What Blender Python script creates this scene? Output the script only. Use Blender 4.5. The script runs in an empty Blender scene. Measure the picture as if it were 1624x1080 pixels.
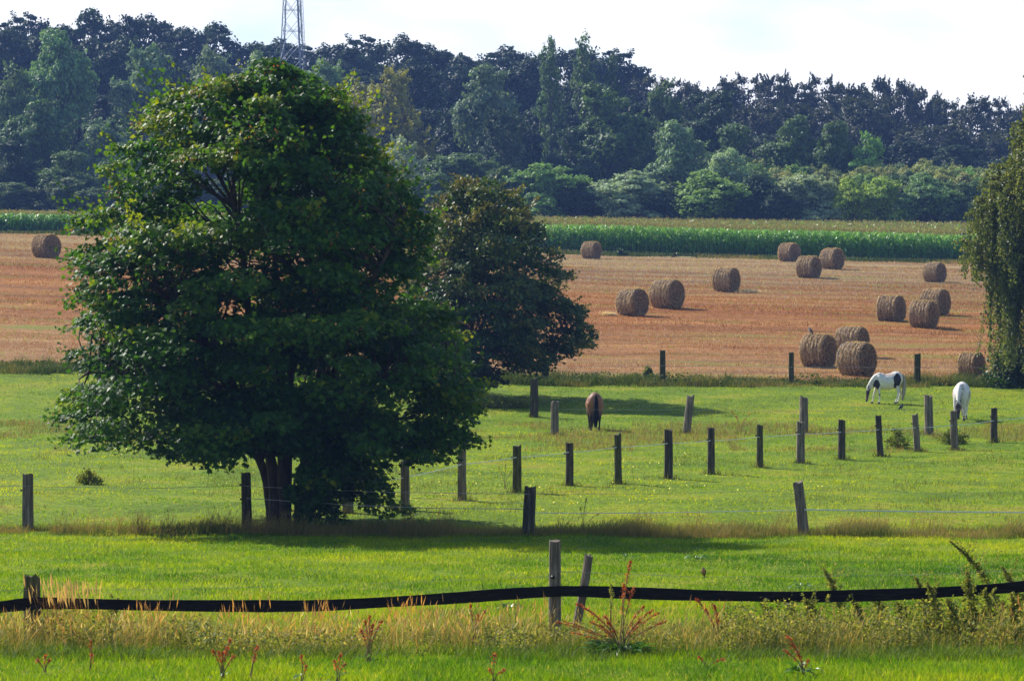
import bpy, math, random
import numpy as np
from mathutils import Vector

# ------------------------------------------------------------------ camera, sky, sun, exposure
S = bpy.context.scene
COL = S.collection
F_PX = 5500.0                    # focal length in pixels of the 1624 px wide photograph
HORIZON = 480.0
CAM_Z = 5.0
PITCH = math.atan((540.0 - HORIZON) / F_PX)

cam_d = bpy.data.cameras.new('camera')
cam = bpy.data.objects.new('camera', cam_d)
COL.objects.link(cam)
cam_d.sensor_width = 36.0
cam_d.sensor_fit = 'HORIZONTAL'
cam_d.lens = F_PX / 1624.0 * 36.0
cam_d.clip_start = 0.5
cam_d.clip_end = 6000.0
cam.location = (0, 0, CAM_Z)
cam.rotation_euler = (math.pi / 2 - PITCH, 0, 0)
cam_d.dof.use_dof = True
cam_d.dof.focus_distance = 95.0
cam_d.dof.aperture_fstop = 9.0
S.camera = cam

SUN_DIR = Vector((-0.92, 0.80, 1.0)).normalized()      # towards the sun
SUN_EL = math.asin(SUN_DIR.z)
SUN_AZ = math.atan2(SUN_DIR.x, SUN_DIR.y)               # clockwise from +Y

W = bpy.data.worlds.new('World')
S.world = W
W.use_nodes = True
wn, wl = W.node_tree.nodes, W.node_tree.links
wn.clear()
w_out = wn.new('ShaderNodeOutputWorld')
w_bg = wn.new('ShaderNodeBackground')
sky = wn.new('ShaderNodeTexSky')
sky.sky_type = 'NISHITA'
sky.sun_disc = False
sky.sun_elevation = SUN_EL
sky.sun_rotation = SUN_AZ
sky.air_density = 1.0
sky.dust_density = 0.6
sky.ozone_density = 2.0
w_bg.inputs['Strength'].default_value = 0.105
tc = wn.new('ShaderNodeTexCoord')
sep = wn.new('ShaderNodeSeparateXYZ')
wl.new(tc.outputs['Generated'], sep.inputs[0])
# a white cloud bank low over the wood, blue sky overhead
mr1 = wn.new('ShaderNodeMapRange'); mr1.interpolation_type = 'SMOOTHSTEP'
mr1.inputs['From Min'].default_value = 0.55; mr1.inputs['From Max'].default_value = 0.9
wl.new(sep.outputs['Y'], mr1.inputs['Value'])
mr2 = wn.new('ShaderNodeMapRange'); mr2.interpolation_type = 'SMOOTHSTEP'
mr2.inputs['From Min'].default_value = 0.42; mr2.inputs['From Max'].default_value = 0.16
wl.new(sep.outputs['Z'], mr2.inputs['Value'])
mul = wn.new('ShaderNodeMath'); mul.operation = 'MULTIPLY'
wl.new(mr1.outputs[0], mul.inputs[0]); wl.new(mr2.outputs[0], mul.inputs[1])
cn = wn.new('ShaderNodeTexNoise'); cn.inputs['Scale'].default_value = 9.0
cn.inputs['Detail'].default_value = 5.0; cn.inputs['Roughness'].default_value = 0.5
mp = wn.new('ShaderNodeMapping'); mp.inputs['Scale'].default_value = (1, 1, 2.6)
mp.inputs['Location'].default_value = (0.42, 0.0, 0.3)
wl.new(tc.outputs['Generated'], mp.inputs['Vector']); wl.new(mp.outputs[0], cn.inputs['Vector'])
cr = wn.new('ShaderNodeValToRGB')
cr.color_ramp.elements[0].position = 0.27; cr.color_ramp.elements[0].color = (4.9, 5.9, 6.3, 1)
cr.color_ramp.elements[1].position = 0.42; cr.color_ramp.elements[1].color = (6.8, 6.75, 6.65, 1)
wl.new(cn.outputs['Fac'], cr.inputs['Fac'])
wmix = wn.new('ShaderNodeMixRGB')
wl.new(mul.outputs[0], wmix.inputs['Fac'])
wl.new(sky.outputs[0], wmix.inputs['Color1']); wl.new(cr.outputs['Color'], wmix.inputs['Color2'])
wl.new(wmix.outputs[0], w_bg.inputs['Color'])
wl.new(w_bg.outputs[0], w_out.inputs['Surface'])

sun_d = bpy.data.lights.new('sun', 'SUN')
sun_d.energy = 4.8
sun_d.angle = math.radians(0.5)
sun_d.color = (1.0, 0.95, 0.86)
sun = bpy.data.objects.new('sun', sun_d)
sun.rotation_euler = (-SUN_DIR).to_track_quat('-Z', 'Y').to_euler()
sun.location = (-60, 60, 80)
COL.objects.link(sun)

vs = S.view_settings
vs.view_transform = 'Standard'
vs.look = 'None'
vs.gamma = 1.0
vs.use_curve_mapping = False
vs.exposure = 0.84
S.cycles.max_bounces = 8
S.cycles.transparent_max_bounces = 8
S.cycles.volume_bounces = 0
S.cycles.sample_clamp_indirect = 4.0
S.cycles.use_denoising = True

# ------------------------------------------------------------------ pixel <-> place
CP, SP = math.cos(PITCH), math.sin(PITCH)

def at(px, py, Y):
    """point seen at photograph pixel (px,py) at depth Y."""
    a = (540.0 - py) / F_PX
    t = math.atan(a) - PITCH
    return Vector(((px - 812.0) / F_PX * Y, Y, CAM_Z + math.tan(t) * Y))

def ppm(Y):
    return F_PX / Y

# ------------------------------------------------------------------ terrain: one function for all ground sheets
T_D = [43, 48, 60, 72, 86, 94, 110, 124, 131, 138, 150, 161, 167, 180, 190, 203, 223, 245, 275, 290, 315, 330, 380, 430, 480, 540, 620]
T_Y = {
    -200: [1080, 1010, 940, 889, 845, 795, 740, 700, 685, 665, 625, 578, 560, 520, 490, 455, 409, 390, 377, 372, 364, 364, 358, 335, 290, 250, 225],
    300:  [1080, 1010, 940, 889, 847, 797, 742, 702, 687, 668, 632, 592, 576, 540, 512, 475, 432, 412, 395, 388, 376, 374, 367, 340, 298, 262, 238],
    950:  [1080, 1010, 941, 890, 850, 798, 742, 703, 688, 670, 638, 607, 596, 564, 537, 502, 472, 450, 427, 418, 403, 399, 384, 360, 320, 285, 265],
    1250: [1080, 1010, 941, 890, 850, 798, 742, 703, 688, 670, 638, 608, 596, 564, 540, 508, 480, 459, 433, 423, 410, 406, 388, 370, 345, 318, 300],
    1650: [1080, 1010, 940, 890, 850, 798, 743, 704, 689, 671, 639, 609, 597, 568, 548, 519, 490, 468, 441, 432, 420, 413, 393, 383, 366, 346, 336],
}
_cols = sorted(T_Y)
_d = np.arange(40.0, 640.0, 1.0)
_Z = []
for u in _cols:
    yy = np.interp(_d, T_D, T_Y[u])
    z = CAM_Z - (yy - HORIZON) / F_PX * _d
    k = np.exp(-0.5 * (np.arange(-9, 10) / 3.2) ** 2); k /= k.sum()
    zp = np.concatenate([np.full(9, z[0]), z, np.full(9, z[-1])])
    _Z.append(np.convolve(zp, k, 'valid'))
_Z = np.array(_Z)

def terr(X, Y):
    """ground height (vectorised)."""
    X = np.asarray(X, float); Y = np.asarray(Y, float)
    Yc = np.clip(Y, 40.0, 638.0)
    u = np.clip(812 + X / np.maximum(Yc, 40) * F_PX, _cols[0], _cols[-1])
    ci = np.clip(np.searchsorted(_cols, u) - 1, 0, len(_cols) - 2)
    ca = np.array(_cols, float)
    t = (u - ca[ci]) / (ca[ci + 1] - ca[ci])
    di = np.clip((Yc - 40.0).astype(int), 0, len(_d) - 2)
    f = Yc - 40.0 - di
    z0 = _Z[ci, di] * (1 - f) + _Z[ci, di + 1] * f
    z1 = _Z[ci + 1, di] * (1 - f) + _Z[ci + 1, di + 1] * f
    z = z0 * (1 - t) + z1 * t
    amp = np.clip((Y - 20) / 40, 0, 1)
    z = z + amp * (0.035 * np.sin(X * 0.9 + Y * 0.23) * np.sin(Y * 0.61 + 1.3) + 0.02 * np.sin(X * 2.3 + 1) * np.sin(Y * 1.7))
    return z

def tz(x, y):
    return float(terr(x, y))

def ground_hit(px, py):
    """nearest ground point seen at photograph pixel (px,py)."""
    ys = np.arange(41.0, 620.0, 0.2)
    a = math.atan((540.0 - py) / F_PX) - PITCH
    rz = CAM_Z + math.tan(a) * ys
    g = terr((px - 812) / F_PX * ys, ys)
    i = np.argmax(g >= rz)
    Y = float(ys[i]) if g[i] >= rz[i] else 600.0
    x = (px - 812) / F_PX * Y
    return Vector((x, Y, tz(x, Y)))

# ------------------------------------------------------------------ helpers
def tag(o, label=None, cat=None, group=None, kind=None):
    if label: o['label'] = label
    if cat: o['category'] = cat
    if group: o['group'] = group
    if kind: o['kind'] = kind
    return o

def empty(name, loc, rz=0.0):
    o = bpy.data.objects.new(name, None)
    o.location = loc
    o.rotation_euler = (0, 0, rz)
    o.empty_display_size = 0.3
    COL.objects.link(o)
    return o

class MB:
    """collects polygons of mixed size; build() links them as ONE mesh object."""
    def __init__(s):
        s.V = []; s.F = []; s.T = []; s.M = []; s.n = 0; s.sm = []
    def add(s, V, F, tint=0.5, mi=0, smooth=False):
        V = np.asarray(V, float).reshape(-1, 3); F = np.asarray(F, int)
        s.V.append(V); s.F.append(F + s.n); s.n += len(V)
        m = len(F)
        s.T.append(np.broadcast_to(np.asarray(tint, float), (m,)).copy())
        s.M.append(np.full(m, mi, int))
        s.sm.append(np.full(m, smooth, bool))
        return s
    def mesh(s, name, mats):
        me = bpy.data.meshes.new(name)
        V = np.concatenate(s.V)
        me.vertices.add(len(V)); me.vertices.foreach_set('co', V.astype(np.float32).ravel())
        loops = np.concatenate([f.ravel() for f in s.F])
        sizes = np.concatenate([np.full(len(f), f.shape[1]) for f in s.F])
        starts = np.concatenate([[0], np.cumsum(sizes)[:-1]])
        me.loops.add(len(loops)); me.loops.foreach_set('vertex_index', loops.astype(np.int32))
        me.polygons.add(len(sizes)); me.polygons.foreach_set('loop_start', starts.astype(np.int32))
        me.polygons.foreach_set('loop_total', sizes.astype(np.int32))
        for m in (mats if isinstance(mats, (list, tuple)) else [mats]):
            me.materials.append(m)
        me.polygons.foreach_set('material_index', np.concatenate(s.M).astype(np.int32))
        me.polygons.foreach_set('use_smooth', np.concatenate(s.sm))
        a = me.attributes.new('tint', 'FLOAT', 'FACE')
        a.data.foreach_set('value', np.concatenate(s.T).astype(np.float32))
        me.update(calc_edges=True)
        return me
    def build(s, name, mats, parent=None, loc=None):
        o = bpy.data.objects.new(name, s.mesh(name, mats))
        COL.objects.link(o)
        if parent is not None: o.parent = parent
        if loc is not None: o.location = loc
        return o

def frames(P):
    """tangent, side, up per polyline point."""
    P = np.asarray(P, float)
    T = np.gradient(P, axis=0)
    T /= np.linalg.norm(T, axis=1)[:, None] + 1e-9
    ref = np.array([0, 0, 1.0]) if abs(T[:, 2]).mean() < 0.85 else np.array([0, 1.0, 0])
    A = np.cross(T, ref); A /= np.linalg.norm(A, axis=1)[:, None] + 1e-9
    B = np.cross(A, T)
    return T, A, B

def tube(mb, P, R, n=8, R2=None, tint=0.5, mi=0, smooth=True, jitter=0.0, rng=None, phase=0.0):
    """loft with elliptical sections: R sideways, R2 up."""
    P = np.asarray(P, float); k = len(P)
    R = np.broadcast_to(np.asarray(R, float), (k,)); R2 = R if R2 is None else np.broadcast_to(np.asarray(R2, float), (k,))
    T, A, B = frames(P)
    th = np.arange(n) / n * 2 * np.pi + phase
    j = 1.0 if rng is None else 1 + rng.uniform(-jitter, jitter, (k, n))
    V = P[:, None, :] + (np.cos(th)[None, :] * j * R[:, None])[..., None] * A[:, None, :] + (np.sin(th)[None, :] * j * R2[:, None])[..., None] * B[:, None, :]
    V = V.reshape(-1, 3)
    i = np.arange(k - 1)[:, None] * n; q = np.arange(n)[None, :]
    F = np.stack([i + q, i + (q + 1) % n, i + n + (q + 1) % n, i + n + q], -1).reshape(-1, 4)
    mb.add(V, F, tint, mi, smooth)
    mb.add(np.vstack([V[:n]]), np.arange(n)[::-1][None, :], tint, mi, False)
    mb.add(np.vstack([V[-n:]]), np.arange(n)[None, :], tint, mi, False)
    return mb

def box(mb, c, s, tint=0.5, mi=0):
    c = np.array(c, float); h = np.array(s, float) / 2
    V = np.array([[x, y, z] for x in (-1, 1) for y in (-1, 1) for z in (-1, 1)]) * h + c
    F = [[0, 1, 3, 2], [4, 6, 7, 5], [0, 4, 5, 1], [2, 3, 7, 6], [0, 2, 6, 4], [1, 5, 7, 3]]
    return mb.add(V, F, tint, mi)

def smoothline(P, n):
    """Catmull-Rom through P, n points per span."""
    P = [np.array(p, float) for p in P]
    P = [2 * P[0] - P[1]] + P + [2 * P[-1] - P[-2]]
    out = []
    for i in range(1, len(P) - 2):
        for k in range(n):
            t = k / n
            out.append(0.5 * ((2 * P[i]) + (-P[i - 1] + P[i + 1]) * t + (2 * P[i - 1] - 5 * P[i] + 4 * P[i + 1] - P[i + 2]) * t * t + (-P[i - 1] + 3 * P[i] - 3 * P[i + 1] + P[i + 2]) * t ** 3))
    out.append(P[-2])
    return np.array(out)

def rot_frames(N, rng):
    """random in-plane frames for normals N (n,3)."""
    N = N / (np.linalg.norm(N, axis=1)[:, None] + 1e-9)
    ref = rng.normal(size=N.shape)
    A = np.cross(N, ref); A /= np.linalg.norm(A, axis=1)[:, None] + 1e-9
    return A, np.cross(N, A)

def leaves(mb, P, N, size, shape, rng, tint=0.5, mi=0, droop=0.0, fold=0.0, axis=None):
    """one flat leaf polygon per point. shape (k,2) in leaf units, tip along +y."""
    n = len(P); k = len(shape)
    if axis is None:
        A, B = rot_frames(N, rng)
    else:
        B = axis / (np.linalg.norm(axis, axis=1)[:, None] + 1e-9)
        A = np.cross(B, N); A /= np.linalg.norm(A, axis=1)[:, None] + 1e-9
    sz = np.broadcast_to(np.asarray(size, float), (n,))
    sh = np.asarray(shape, float)
    V = P[:, None, :] + sz[:, None, None] * (sh[None, :, 0, None] * A[:, None, :] + sh[None, :, 1, None] * B[:, None, :])
    if fold:
        Nn = np.cross(A, B)
        V += (sz * fold)[:, None, None] * (np.abs(sh[:, 0]) ** 1.0)[None, :, None] * Nn[:, None, :]
    if droop:
        V[..., 2] -= droop * sz[:, None] * np.clip(sh[None, :, 1], 0, 9) ** 2
    F = np.arange(n * k).reshape(n, k)
    return mb.add(V.reshape(-1, 3), F, tint, mi, False)

QUAD = np.array([[-.5, -.35], [.1, -.5], [.5, .1], [.15, .5], [-.4, .3]])
OVAL = np.array([[0, -.5], [.22, -.2], [.24, .12], [0, .5], [-.24, .12], [-.22, -.2]])
MAPLE = np.array([[0, -.42], [.2, -.36], [.50, -.26], [.30, -.06], [.52, .20], [.22, .16], [.0, .56], [-.22, .16], [-.52, .20], [-.30, -.06], [-.50, -.26], [-.2, -.36]])
BLADE = np.array([[-.5, 0], [.5, 0], [0, 1]])

# ------------------------------------------------------------------ materials
def new_mat(name):
    m = bpy.data.materials.new(name); m.use_nodes = True
    n, l = m.node_tree.nodes, m.node_tree.links
    return m, n, l, n['Principled BSDF'], n['Material Output']

def ramp(n, stops):
    r = n.new('ShaderNodeValToRGB')
    e = r.color_ramp.elements
    e[0].position, e[0].color = stops[0][0], (*stops[0][1], 1)
    e[1].position, e[1].color = stops[-1][0], (*stops[-1][1], 1)
    for p, c in stops[1:-1]:
        x = e.new(p); x.color = (*c, 1)
    return r

def leaf_mat(name, stops, trans=0.35, rough=0.5, spec=0.4, objtint=False, tcol=1.5, nscale=0.0):
    """leaf: diffuse/gloss + translucency; colour from the per-leaf tint attribute."""
    m, n, l, b, out = new_mat(name)
    at_ = n.new('ShaderNodeAttribute'); at_.attribute_name = 'tint'
    r = ramp(n, stops); l.new(at_.outputs['Fac'], r.inputs['Fac'])
    c = r.outputs['Color']
    if nscale:
        tcn = n.new('ShaderNodeTexCoord'); nz = n.new('ShaderNodeTexNoise'); nz.inputs['Scale'].default_value = nscale
        l.new(tcn.outputs['Object'], nz.inputs['Vector'])
        ad = n.new('ShaderNodeMath'); ad.operation = 'ADD'; ad.use_clamp = True
        sc_ = n.new('ShaderNodeMath'); sc_.operation = 'MULTIPLY_ADD'; sc_.inputs[1].default_value = 1.2; sc_.inputs[2].default_value = -0.6
        l.new(nz.outputs['Fac'], sc_.inputs[0]); l.new(sc_.outputs[0], ad.inputs[0]); l.new(at_.outputs['Fac'], ad.inputs[1])
        l.new(ad.outputs[0], r.inputs['Fac'])
    if objtint:
        oi = n.new('ShaderNodeObjectInfo')
        mx = n.new('ShaderNodeMixRGB'); mx.blend_type = 'MULTIPLY'; mx.inputs['Fac'].default_value = 1
        l.new(c, mx.inputs['Color1']); l.new(oi.outputs['Color'], mx.inputs['Color2']); c = mx.outputs['Color']
    l.new(c, b.inputs['Base Color'])
    b.inputs['Roughness'].default_value = rough
    b.inputs['Specular IOR Level'].default_value = spec
    tr = n.new('ShaderNodeBsdfTranslucent')
    g = n.new('ShaderNodeMixRGB'); g.blend_type = 'MULTIPLY'; g.inputs['Fac'].default_value = 1
    g.inputs['Color2'].default_value = (tcol * 1.05, tcol, tcol * 0.45, 1)
    l.new(c, g.inputs['Color1']); l.new(g.outputs[0], tr.inputs['Color'])
    mix = n.new('ShaderNodeMixShader'); mix.inputs['Fac'].default_value = trans
    l.new(b.outputs[0], mix.inputs[1]); l.new(tr.outputs[0], mix.inputs[2]); l.new(mix.outputs[0], out.inputs['Surface'])
    return m

def noise_mat(name, stops, scale=(1, 1, 1), nscale=5.0, detail=6.0, rough=0.85, bump=0.3, bdist=0.02, spec=0.2, distort=0.0, nrough=0.6):
    m, n, l, b, out = new_mat(name)
    t = n.new('ShaderNodeTexCoord'); mpn = n.new('ShaderNodeMapping'); mpn.inputs['Scale'].default_value = scale
    l.new(t.outputs['Object'], mpn.inputs['Vector'])
    nz = n.new('ShaderNodeTexNoise'); nz.inputs['Scale'].default_value = nscale; nz.inputs['Detail'].default_value = detail
    nz.inputs['Distortion'].default_value = distort; nz.inputs['Roughness'].default_value = nrough
    l.new(mpn.outputs[0], nz.inputs['Vector'])
    r = ramp(n, stops); l.new(nz.outputs['Fac'], r.inputs['Fac']); l.new(r.outputs['Color'], b.inputs['Base Color'])
    b.inputs['Roughness'].default_value = rough; b.inputs['Specular IOR Level'].default_value = spec
    bp = n.new('ShaderNodeBump'); bp.inputs['Strength'].default_value = bump; bp.inputs['Distance'].default_value = bdist
    l.new(nz.outputs['Fac'], bp.inputs['Height']); l.new(bp.outputs[0], b.inputs['Normal'])
    return m

def plain(name, col, rough=0.6, spec=0.3, metal=0.0):
    m, n, l, b, out = new_mat(name)
    b.inputs['Base Color'].default_value = (*col, 1); b.inputs['Roughness'].default_value = rough
    b.inputs['Specular IOR Level'].default_value = spec; b.inputs['Metallic'].default_value = metal
    nz = n.new('ShaderNodeTexNoise'); nz.inputs['Scale'].default_value = 40
    t = n.new('ShaderNodeTexCoord'); l.new(t.outputs['Object'], nz.inputs['Vector'])
    r = ramp(n, [(0.3, tuple(c * 0.75 for c in col)), (0.7, tuple(min(1, c * 1.15) for c in col))])
    l.new(nz.outputs['Fac'], r.inputs['Fac']); l.new(r.outputs['Color'], b.inputs['Base Color'])
    return m

def meadow_material():
    m, n, l, b, out = new_mat('meadow_ground')
    t = n.new('ShaderNodeTexCoord')
    n1 = n.new('ShaderNodeTexNoise'); n1.inputs['Scale'].default_value = 0.22; n1.inputs['Detail'].default_value = 8; n1.inputs['Roughness'].default_value = 0.7
    n2 = n.new('ShaderNodeTexNoise'); n2.inputs['Scale'].default_value = 5.0; n2.inputs['Detail'].default_value = 8; n2.inputs['Roughness'].default_value = 0.75
    l.new(t.outputs['Object'], n1.inputs['Vector']); l.new(t.outputs['Object'], n2.inputs['Vector'])
    r1 = ramp(n, [(0.30, (0.055, 0.10, 0.004)), (0.5, (0.13, 0.20, 0.004)), (0.60, (0.20, 0.23, 0.008)), (0.72, (0.27, 0.19, 0.04))])
    l.new(n1.outputs['Fac'], r1.inputs['Fac'])
    r2 = ramp(n, [(0.32, (0.35, 0.4, 0.3)), (0.65, (1.25, 1.2, 1.1))])
    l.new(n2.outputs['Fac'], r2.inputs['Fac'])
    mx = n.new('ShaderNodeMixRGB'); mx.blend_type = 'MULTIPLY'; mx.inputs['Fac'].default_value = 1
    l.new(r1.outputs['Color'], mx.inputs['Color1']); l.new(r2.outputs['Color'], mx.inputs['Color2'])
    l.new(mx.outputs[0], b.inputs['Base Color'])
    b.inputs['Roughness'].default_value = 0.9; b.inputs['Specular IOR Level'].default_value = 0.1
    bp = n.new('ShaderNodeBump'); bp.inputs['Strength'].default_value = 0.8; bp.inputs['Distance'].default_value = 0.05
    l.new(n2.outputs['Fac'], bp.inputs['Height']); l.new(bp.outputs[0], b.inputs['Normal'])
    return m

def stubble_material():
    m, n, l, b, out = new_mat('stubble_ground')
    t = n.new('ShaderNodeTexCoord')
    def noise(scale, mscale, det=6, rg=0.6):
        mpn = n.new('ShaderNodeMapping'); mpn.inputs['Scale'].default_value = mscale
        mpn.inputs['Rotation'].default_value = (0, 0, math.radians(-4))
        nz = n.new('ShaderNodeTexNoise'); nz.inputs['Scale'].default_value = scale; nz.inputs['Detail'].default_value = det; nz.inputs['Roughness'].default_value = rg
        l.new(t.outputs['Object'], mpn.inputs['Vector']); l.new(mpn.outputs[0], nz.inputs['Vector'])
        return nz.outputs['Fac']
    # broad zones along the slope: tan near the ditch, orange mid-field, greyish tan on top
    sp = n.new('ShaderNodeSeparateXYZ'); l.new(t.outputs['Object'], sp.inputs[0])
    wob = noise(0.02, (1, 2, 1), 4)
    md = n.new('ShaderNodeMath'); md.operation = 'MULTIPLY_ADD'; md.inputs[1].default_value = 50.0
    l.new(wob, md.inputs[0]); l.new(sp.outputs['Y'], md.inputs[2])
    mr = n.new('ShaderNodeMapRange'); mr.inputs['From Min'].default_value = 185; mr.inputs['From Max'].default_value = 330
    l.new(md.outputs[0], mr.inputs['Value'])
    rz = ramp(n, [(0.0, (0.24, 0.145, 0.065)), (0.14, (0.26, 0.125, 0.040)), (0.35, (0.27, 0.105, 0.024)), (0.5, (0.22, 0.10, 0.030)), (0.64, (0.21, 0.125, 0.058)), (1.0, (0.25, 0.165, 0.085))])
    l.new(mr.outputs[0], rz.inputs['Fac'])
    rows = noise(0.6, (0.035, 0.55, 0.3), 7, 0.75)
    r2 = ramp(n, [(0.36, (0.42, 0.36, 0.38)), (0.47, (0.85, 0.80, 0.80)), (0.55, (1.0, 1.0, 1.0)), (0.68, (1.5, 1.75, 2.1))])
    l.new(rows, r2.inputs['Fac'])
    mx = n.new('ShaderNodeMixRGB'); mx.blend_type = 'MULTIPLY'; mx.inputs['Fac'].default_value = 0.9
    l.new(rz.outputs['Color'], mx.inputs['Color1']); l.new(r2.outputs['Color'], mx.inputs['Color2'])
    fine = noise(3.0, (0.5, 1.4, 1), 6, 0.8)
    r3 = ramp(n, [(0.35, (0.45, 0.42, 0.42)), (0.52, (1.0, 1.0, 1.0)), (0.68, (1.6, 1.65, 1.8))])
    l.new(fine, r3.inputs['Fac'])
    mx2 = n.new('ShaderNodeMixRGB'); mx2.blend_type = 'MULTIPLY'; mx2.inputs['Fac'].default_value = 0.9
    l.new(mx.outputs[0], mx2.inputs['Color1']); l.new(r3.outputs['Color'], mx2.inputs['Color2'])
    gr = noise(0.5, (0.12, 0.45, 1), 8, 0.75)
    r4 = ramp(n, [(0.54, (0, 0, 0)), (0.66, (0.85, 0.85, 0.85))]); l.new(gr, r4.inputs['Fac'])
    mx3 = n.new('ShaderNodeMixRGB'); mx3.inputs['Color2'].default_value = (0.13, 0.17, 0.02, 1)
    l.new(r4.outputs['Color'], mx3.inputs['Fac']); l.new(mx2.outputs[0], mx3.inputs['Color1'])
    l.new(mx3.outputs[0], b.inputs['Base Color'])
    b.inputs['Roughness'].default_value = 0.9; b.inputs['Specular IOR Level'].default_value = 0.1
    bp = n.new('ShaderNodeBump'); bp.inputs['Strength'].default_value = 0.7; bp.inputs['Distance'].default_value = 0.06
    l.new(fine, bp.inputs['Height']); l.new(bp.outputs[0], b.inputs['Normal'])
    return m

M = {}
M['meadow'] = meadow_material()
M['stubble'] = stubble_material()
M['margin'] = noise_mat('field_margin', [(0.35, (0.06, 0.10, 0.015)), (0.5, (0.16, 0.16, 0.04)), (0.7, (0.28, 0.20, 0.08))], nscale=1.2)
M['floor'] = noise_mat('forest_soil', [(0.3, (0.012, 0.02, 0.008)), (0.7, (0.04, 0.045, 0.02))], nscale=0.8)
M['grass'] = leaf_mat('grass_blades', [(0.0, (0.020, 0.085, 0.003)), (0.35, (0.085, 0.172, 0.003)), (0.6, (0.165, 0.245, 0.004)), (0.86, (0.29, 0.31, 0.008)), (1.0, (0.38, 0.28, 0.09))], trans=0.5, rough=0.6, spec=0.10, tcol=1.7)
M['tall'] = leaf_mat('tall_grass', [(0.0, (0.035, 0.07, 0.008)), (0.3, (0.10, 0.15, 0.012)), (0.5, (0.23, 0.21, 0.045)), (0.7, (0.36, 0.27, 0.10)), (0.85, (0.45, 0.22, 0.08)), (1.0, (0.56, 0.46, 0.26))], trans=0.42, rough=0.6, spec=0.2, tcol=1.4)
M['verge'] = leaf_mat('verge_grass', [(0.0, (0.03, 0.06, 0.01)), (0.35, (0.07, 0.10, 0.012)), (0.65, (0.17, 0.15, 0.04)), (1.0, (0.30, 0.20, 0.09))], trans=0.35, rough=0.7, spec=0.15, tcol=1.3)
M['maple'] = leaf_mat('maple_leaf', [(0.0, (0.012, 0.042, 0.007)), (0.35, (0.026, 0.078, 0.009)), (0.62, (0.048, 0.115, 0.010)), (0.80, (0.085, 0.155, 0.010)), (0.93, (0.15, 0.18, 0.012)), (1.0, (0.45, 0.38, 0.02))], trans=0.38, rough=0.5, spec=0.20, tcol=2.0)
M['cherry'] = leaf_mat('cherry_leaf', [(0.0, (0.013, 0.042, 0.010)), (0.4, (0.028, 0.072, 0.011)), (0.75, (0.080, 0.110, 0.016)), (1.0, (0.18, 0.145, 0.035))], trans=0.28, rough=0.5, spec=0.28, tcol=1.6)
M['birch'] = leaf_mat('birch_leaf', [(0.0, (0.06, 0.09, 0.02)), (0.6, (0.125, 0.155, 0.038)), (1.0, (0.26, 0.25, 0.09))], trans=0.45, rough=0.5, spec=0.35, tcol=1.4)
M['forest'] = leaf_mat('forest_leaf', [(0.0, (0.55, 0.6, 0.5)), (0.6, (1, 1, 1)), (1.0, (1.5, 1.45, 1.2))], trans=0.28, rough=0.6, spec=0.25, objtint=True, tcol=1.3)
M['maize'] = leaf_mat('maize_leaf', [(0.0, (0.045, 0.15, 0.018)), (0.6, (0.12, 0.31, 0.035)), (1.0, (0.24, 0.40, 0.07))], trans=0.34, rough=0.45, spec=0.4, tcol=1.6)
M['tassel'] = leaf_mat('maize_tassel', [(0.0, (0.22, 0.20, 0.06)), (1.0, (0.42, 0.33, 0.13))], trans=0.3, rough=0.7, spec=0.2, tcol=1.0)
M['bark'] = noise_mat('bark', [(0.3, (0.025, 0.020, 0.017)), (0.7, (0.09, 0.065, 0.05))], scale=(1, 1, 0.25), nscale=9, bump=0.8, bdist=0.03)
M['fbark'] = noise_mat('forest_bark', [(0.3, (0.04, 0.035, 0.03)), (0.7, (0.13, 0.11, 0.09))], scale=(1, 1, 0.25), nscale=3, bump=0.5)
M['post_dark'] = noise_mat('weathered_post_dark', [(0.32, (0.014, 0.011, 0.008)), (0.5, (0.050, 0.040, 0.028)), (0.7, (0.16, 0.13, 0.09))], scale=(1, 1, 0.09), nscale=22, detail=8, bump=0.8, bdist=0.015, nrough=0.7)
M['post_grey'] = noise_mat('weathered_post_grey', [(0.30, (0.030, 0.023, 0.018)), (0.48, (0.125, 0.098, 0.072)), (0.72, (0.32, 0.26, 0.20))], scale=(1, 1, 0.08), nscale=22, detail=8, bump=0.8, bdist=0.015, nrough=0.7)
M['post_moss'] = noise_mat('mossy_post', [(0.32, (0.016, 0.014, 0.007)), (0.5, (0.062, 0.058, 0.020)), (0.7, (0.17, 0.155, 0.075))], scale=(1, 1, 0.10), nscale=20, detail=8, bump=0.8, bdist=0.015, nrough=0.7)
M['belt'] = noise_mat('dark_belt', [(0.3, (0.004, 0.003, 0.003)), (0.55, (0.009, 0.007, 0.006)), (0.75, (0.030, 0.022, 0.017))], scale=(0.6, 1, 5), nscale=7, rough=0.75, bump=0.4, spec=0.15)
M['tape'] = plain('electric_tape', (0.62, 0.66, 0.64), 0.5)
M['wire'] = plain('fence_wire', (0.23, 0.22, 0.20), 0.6)
M['rope'] = plain('weathered_rope', (0.36, 0.33, 0.32), 0.7)
M['black'] = plain('black_plastic', (0.012, 0.012, 0.013), 0.4)
M['steel'] = plain('galvanised_steel', (0.17, 0.20, 0.27), 0.5, 0.4, 0.3)
M['straw'] = leaf_mat('bale_straw', [(0.0, (0.21, 0.14, 0.08)), (0.35, (0.50, 0.35, 0.205)), (0.7, (0.72, 0.54, 0.33)), (1.0, (0.84, 0.70, 0.48))], trans=0.3, rough=0.75, spec=0.15, tcol=1.0)
M['straw_body'] = noise_mat('bale_body', [(0.35, (0.08, 0.055, 0.036)), (0.55, (0.24, 0.17, 0.108)), (0.75, (0.44, 0.32, 0.21))], scale=(6, 1, 1), nscale=4, detail=8, bump=1.0, bdist=0.04, nrough=0.75)
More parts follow.
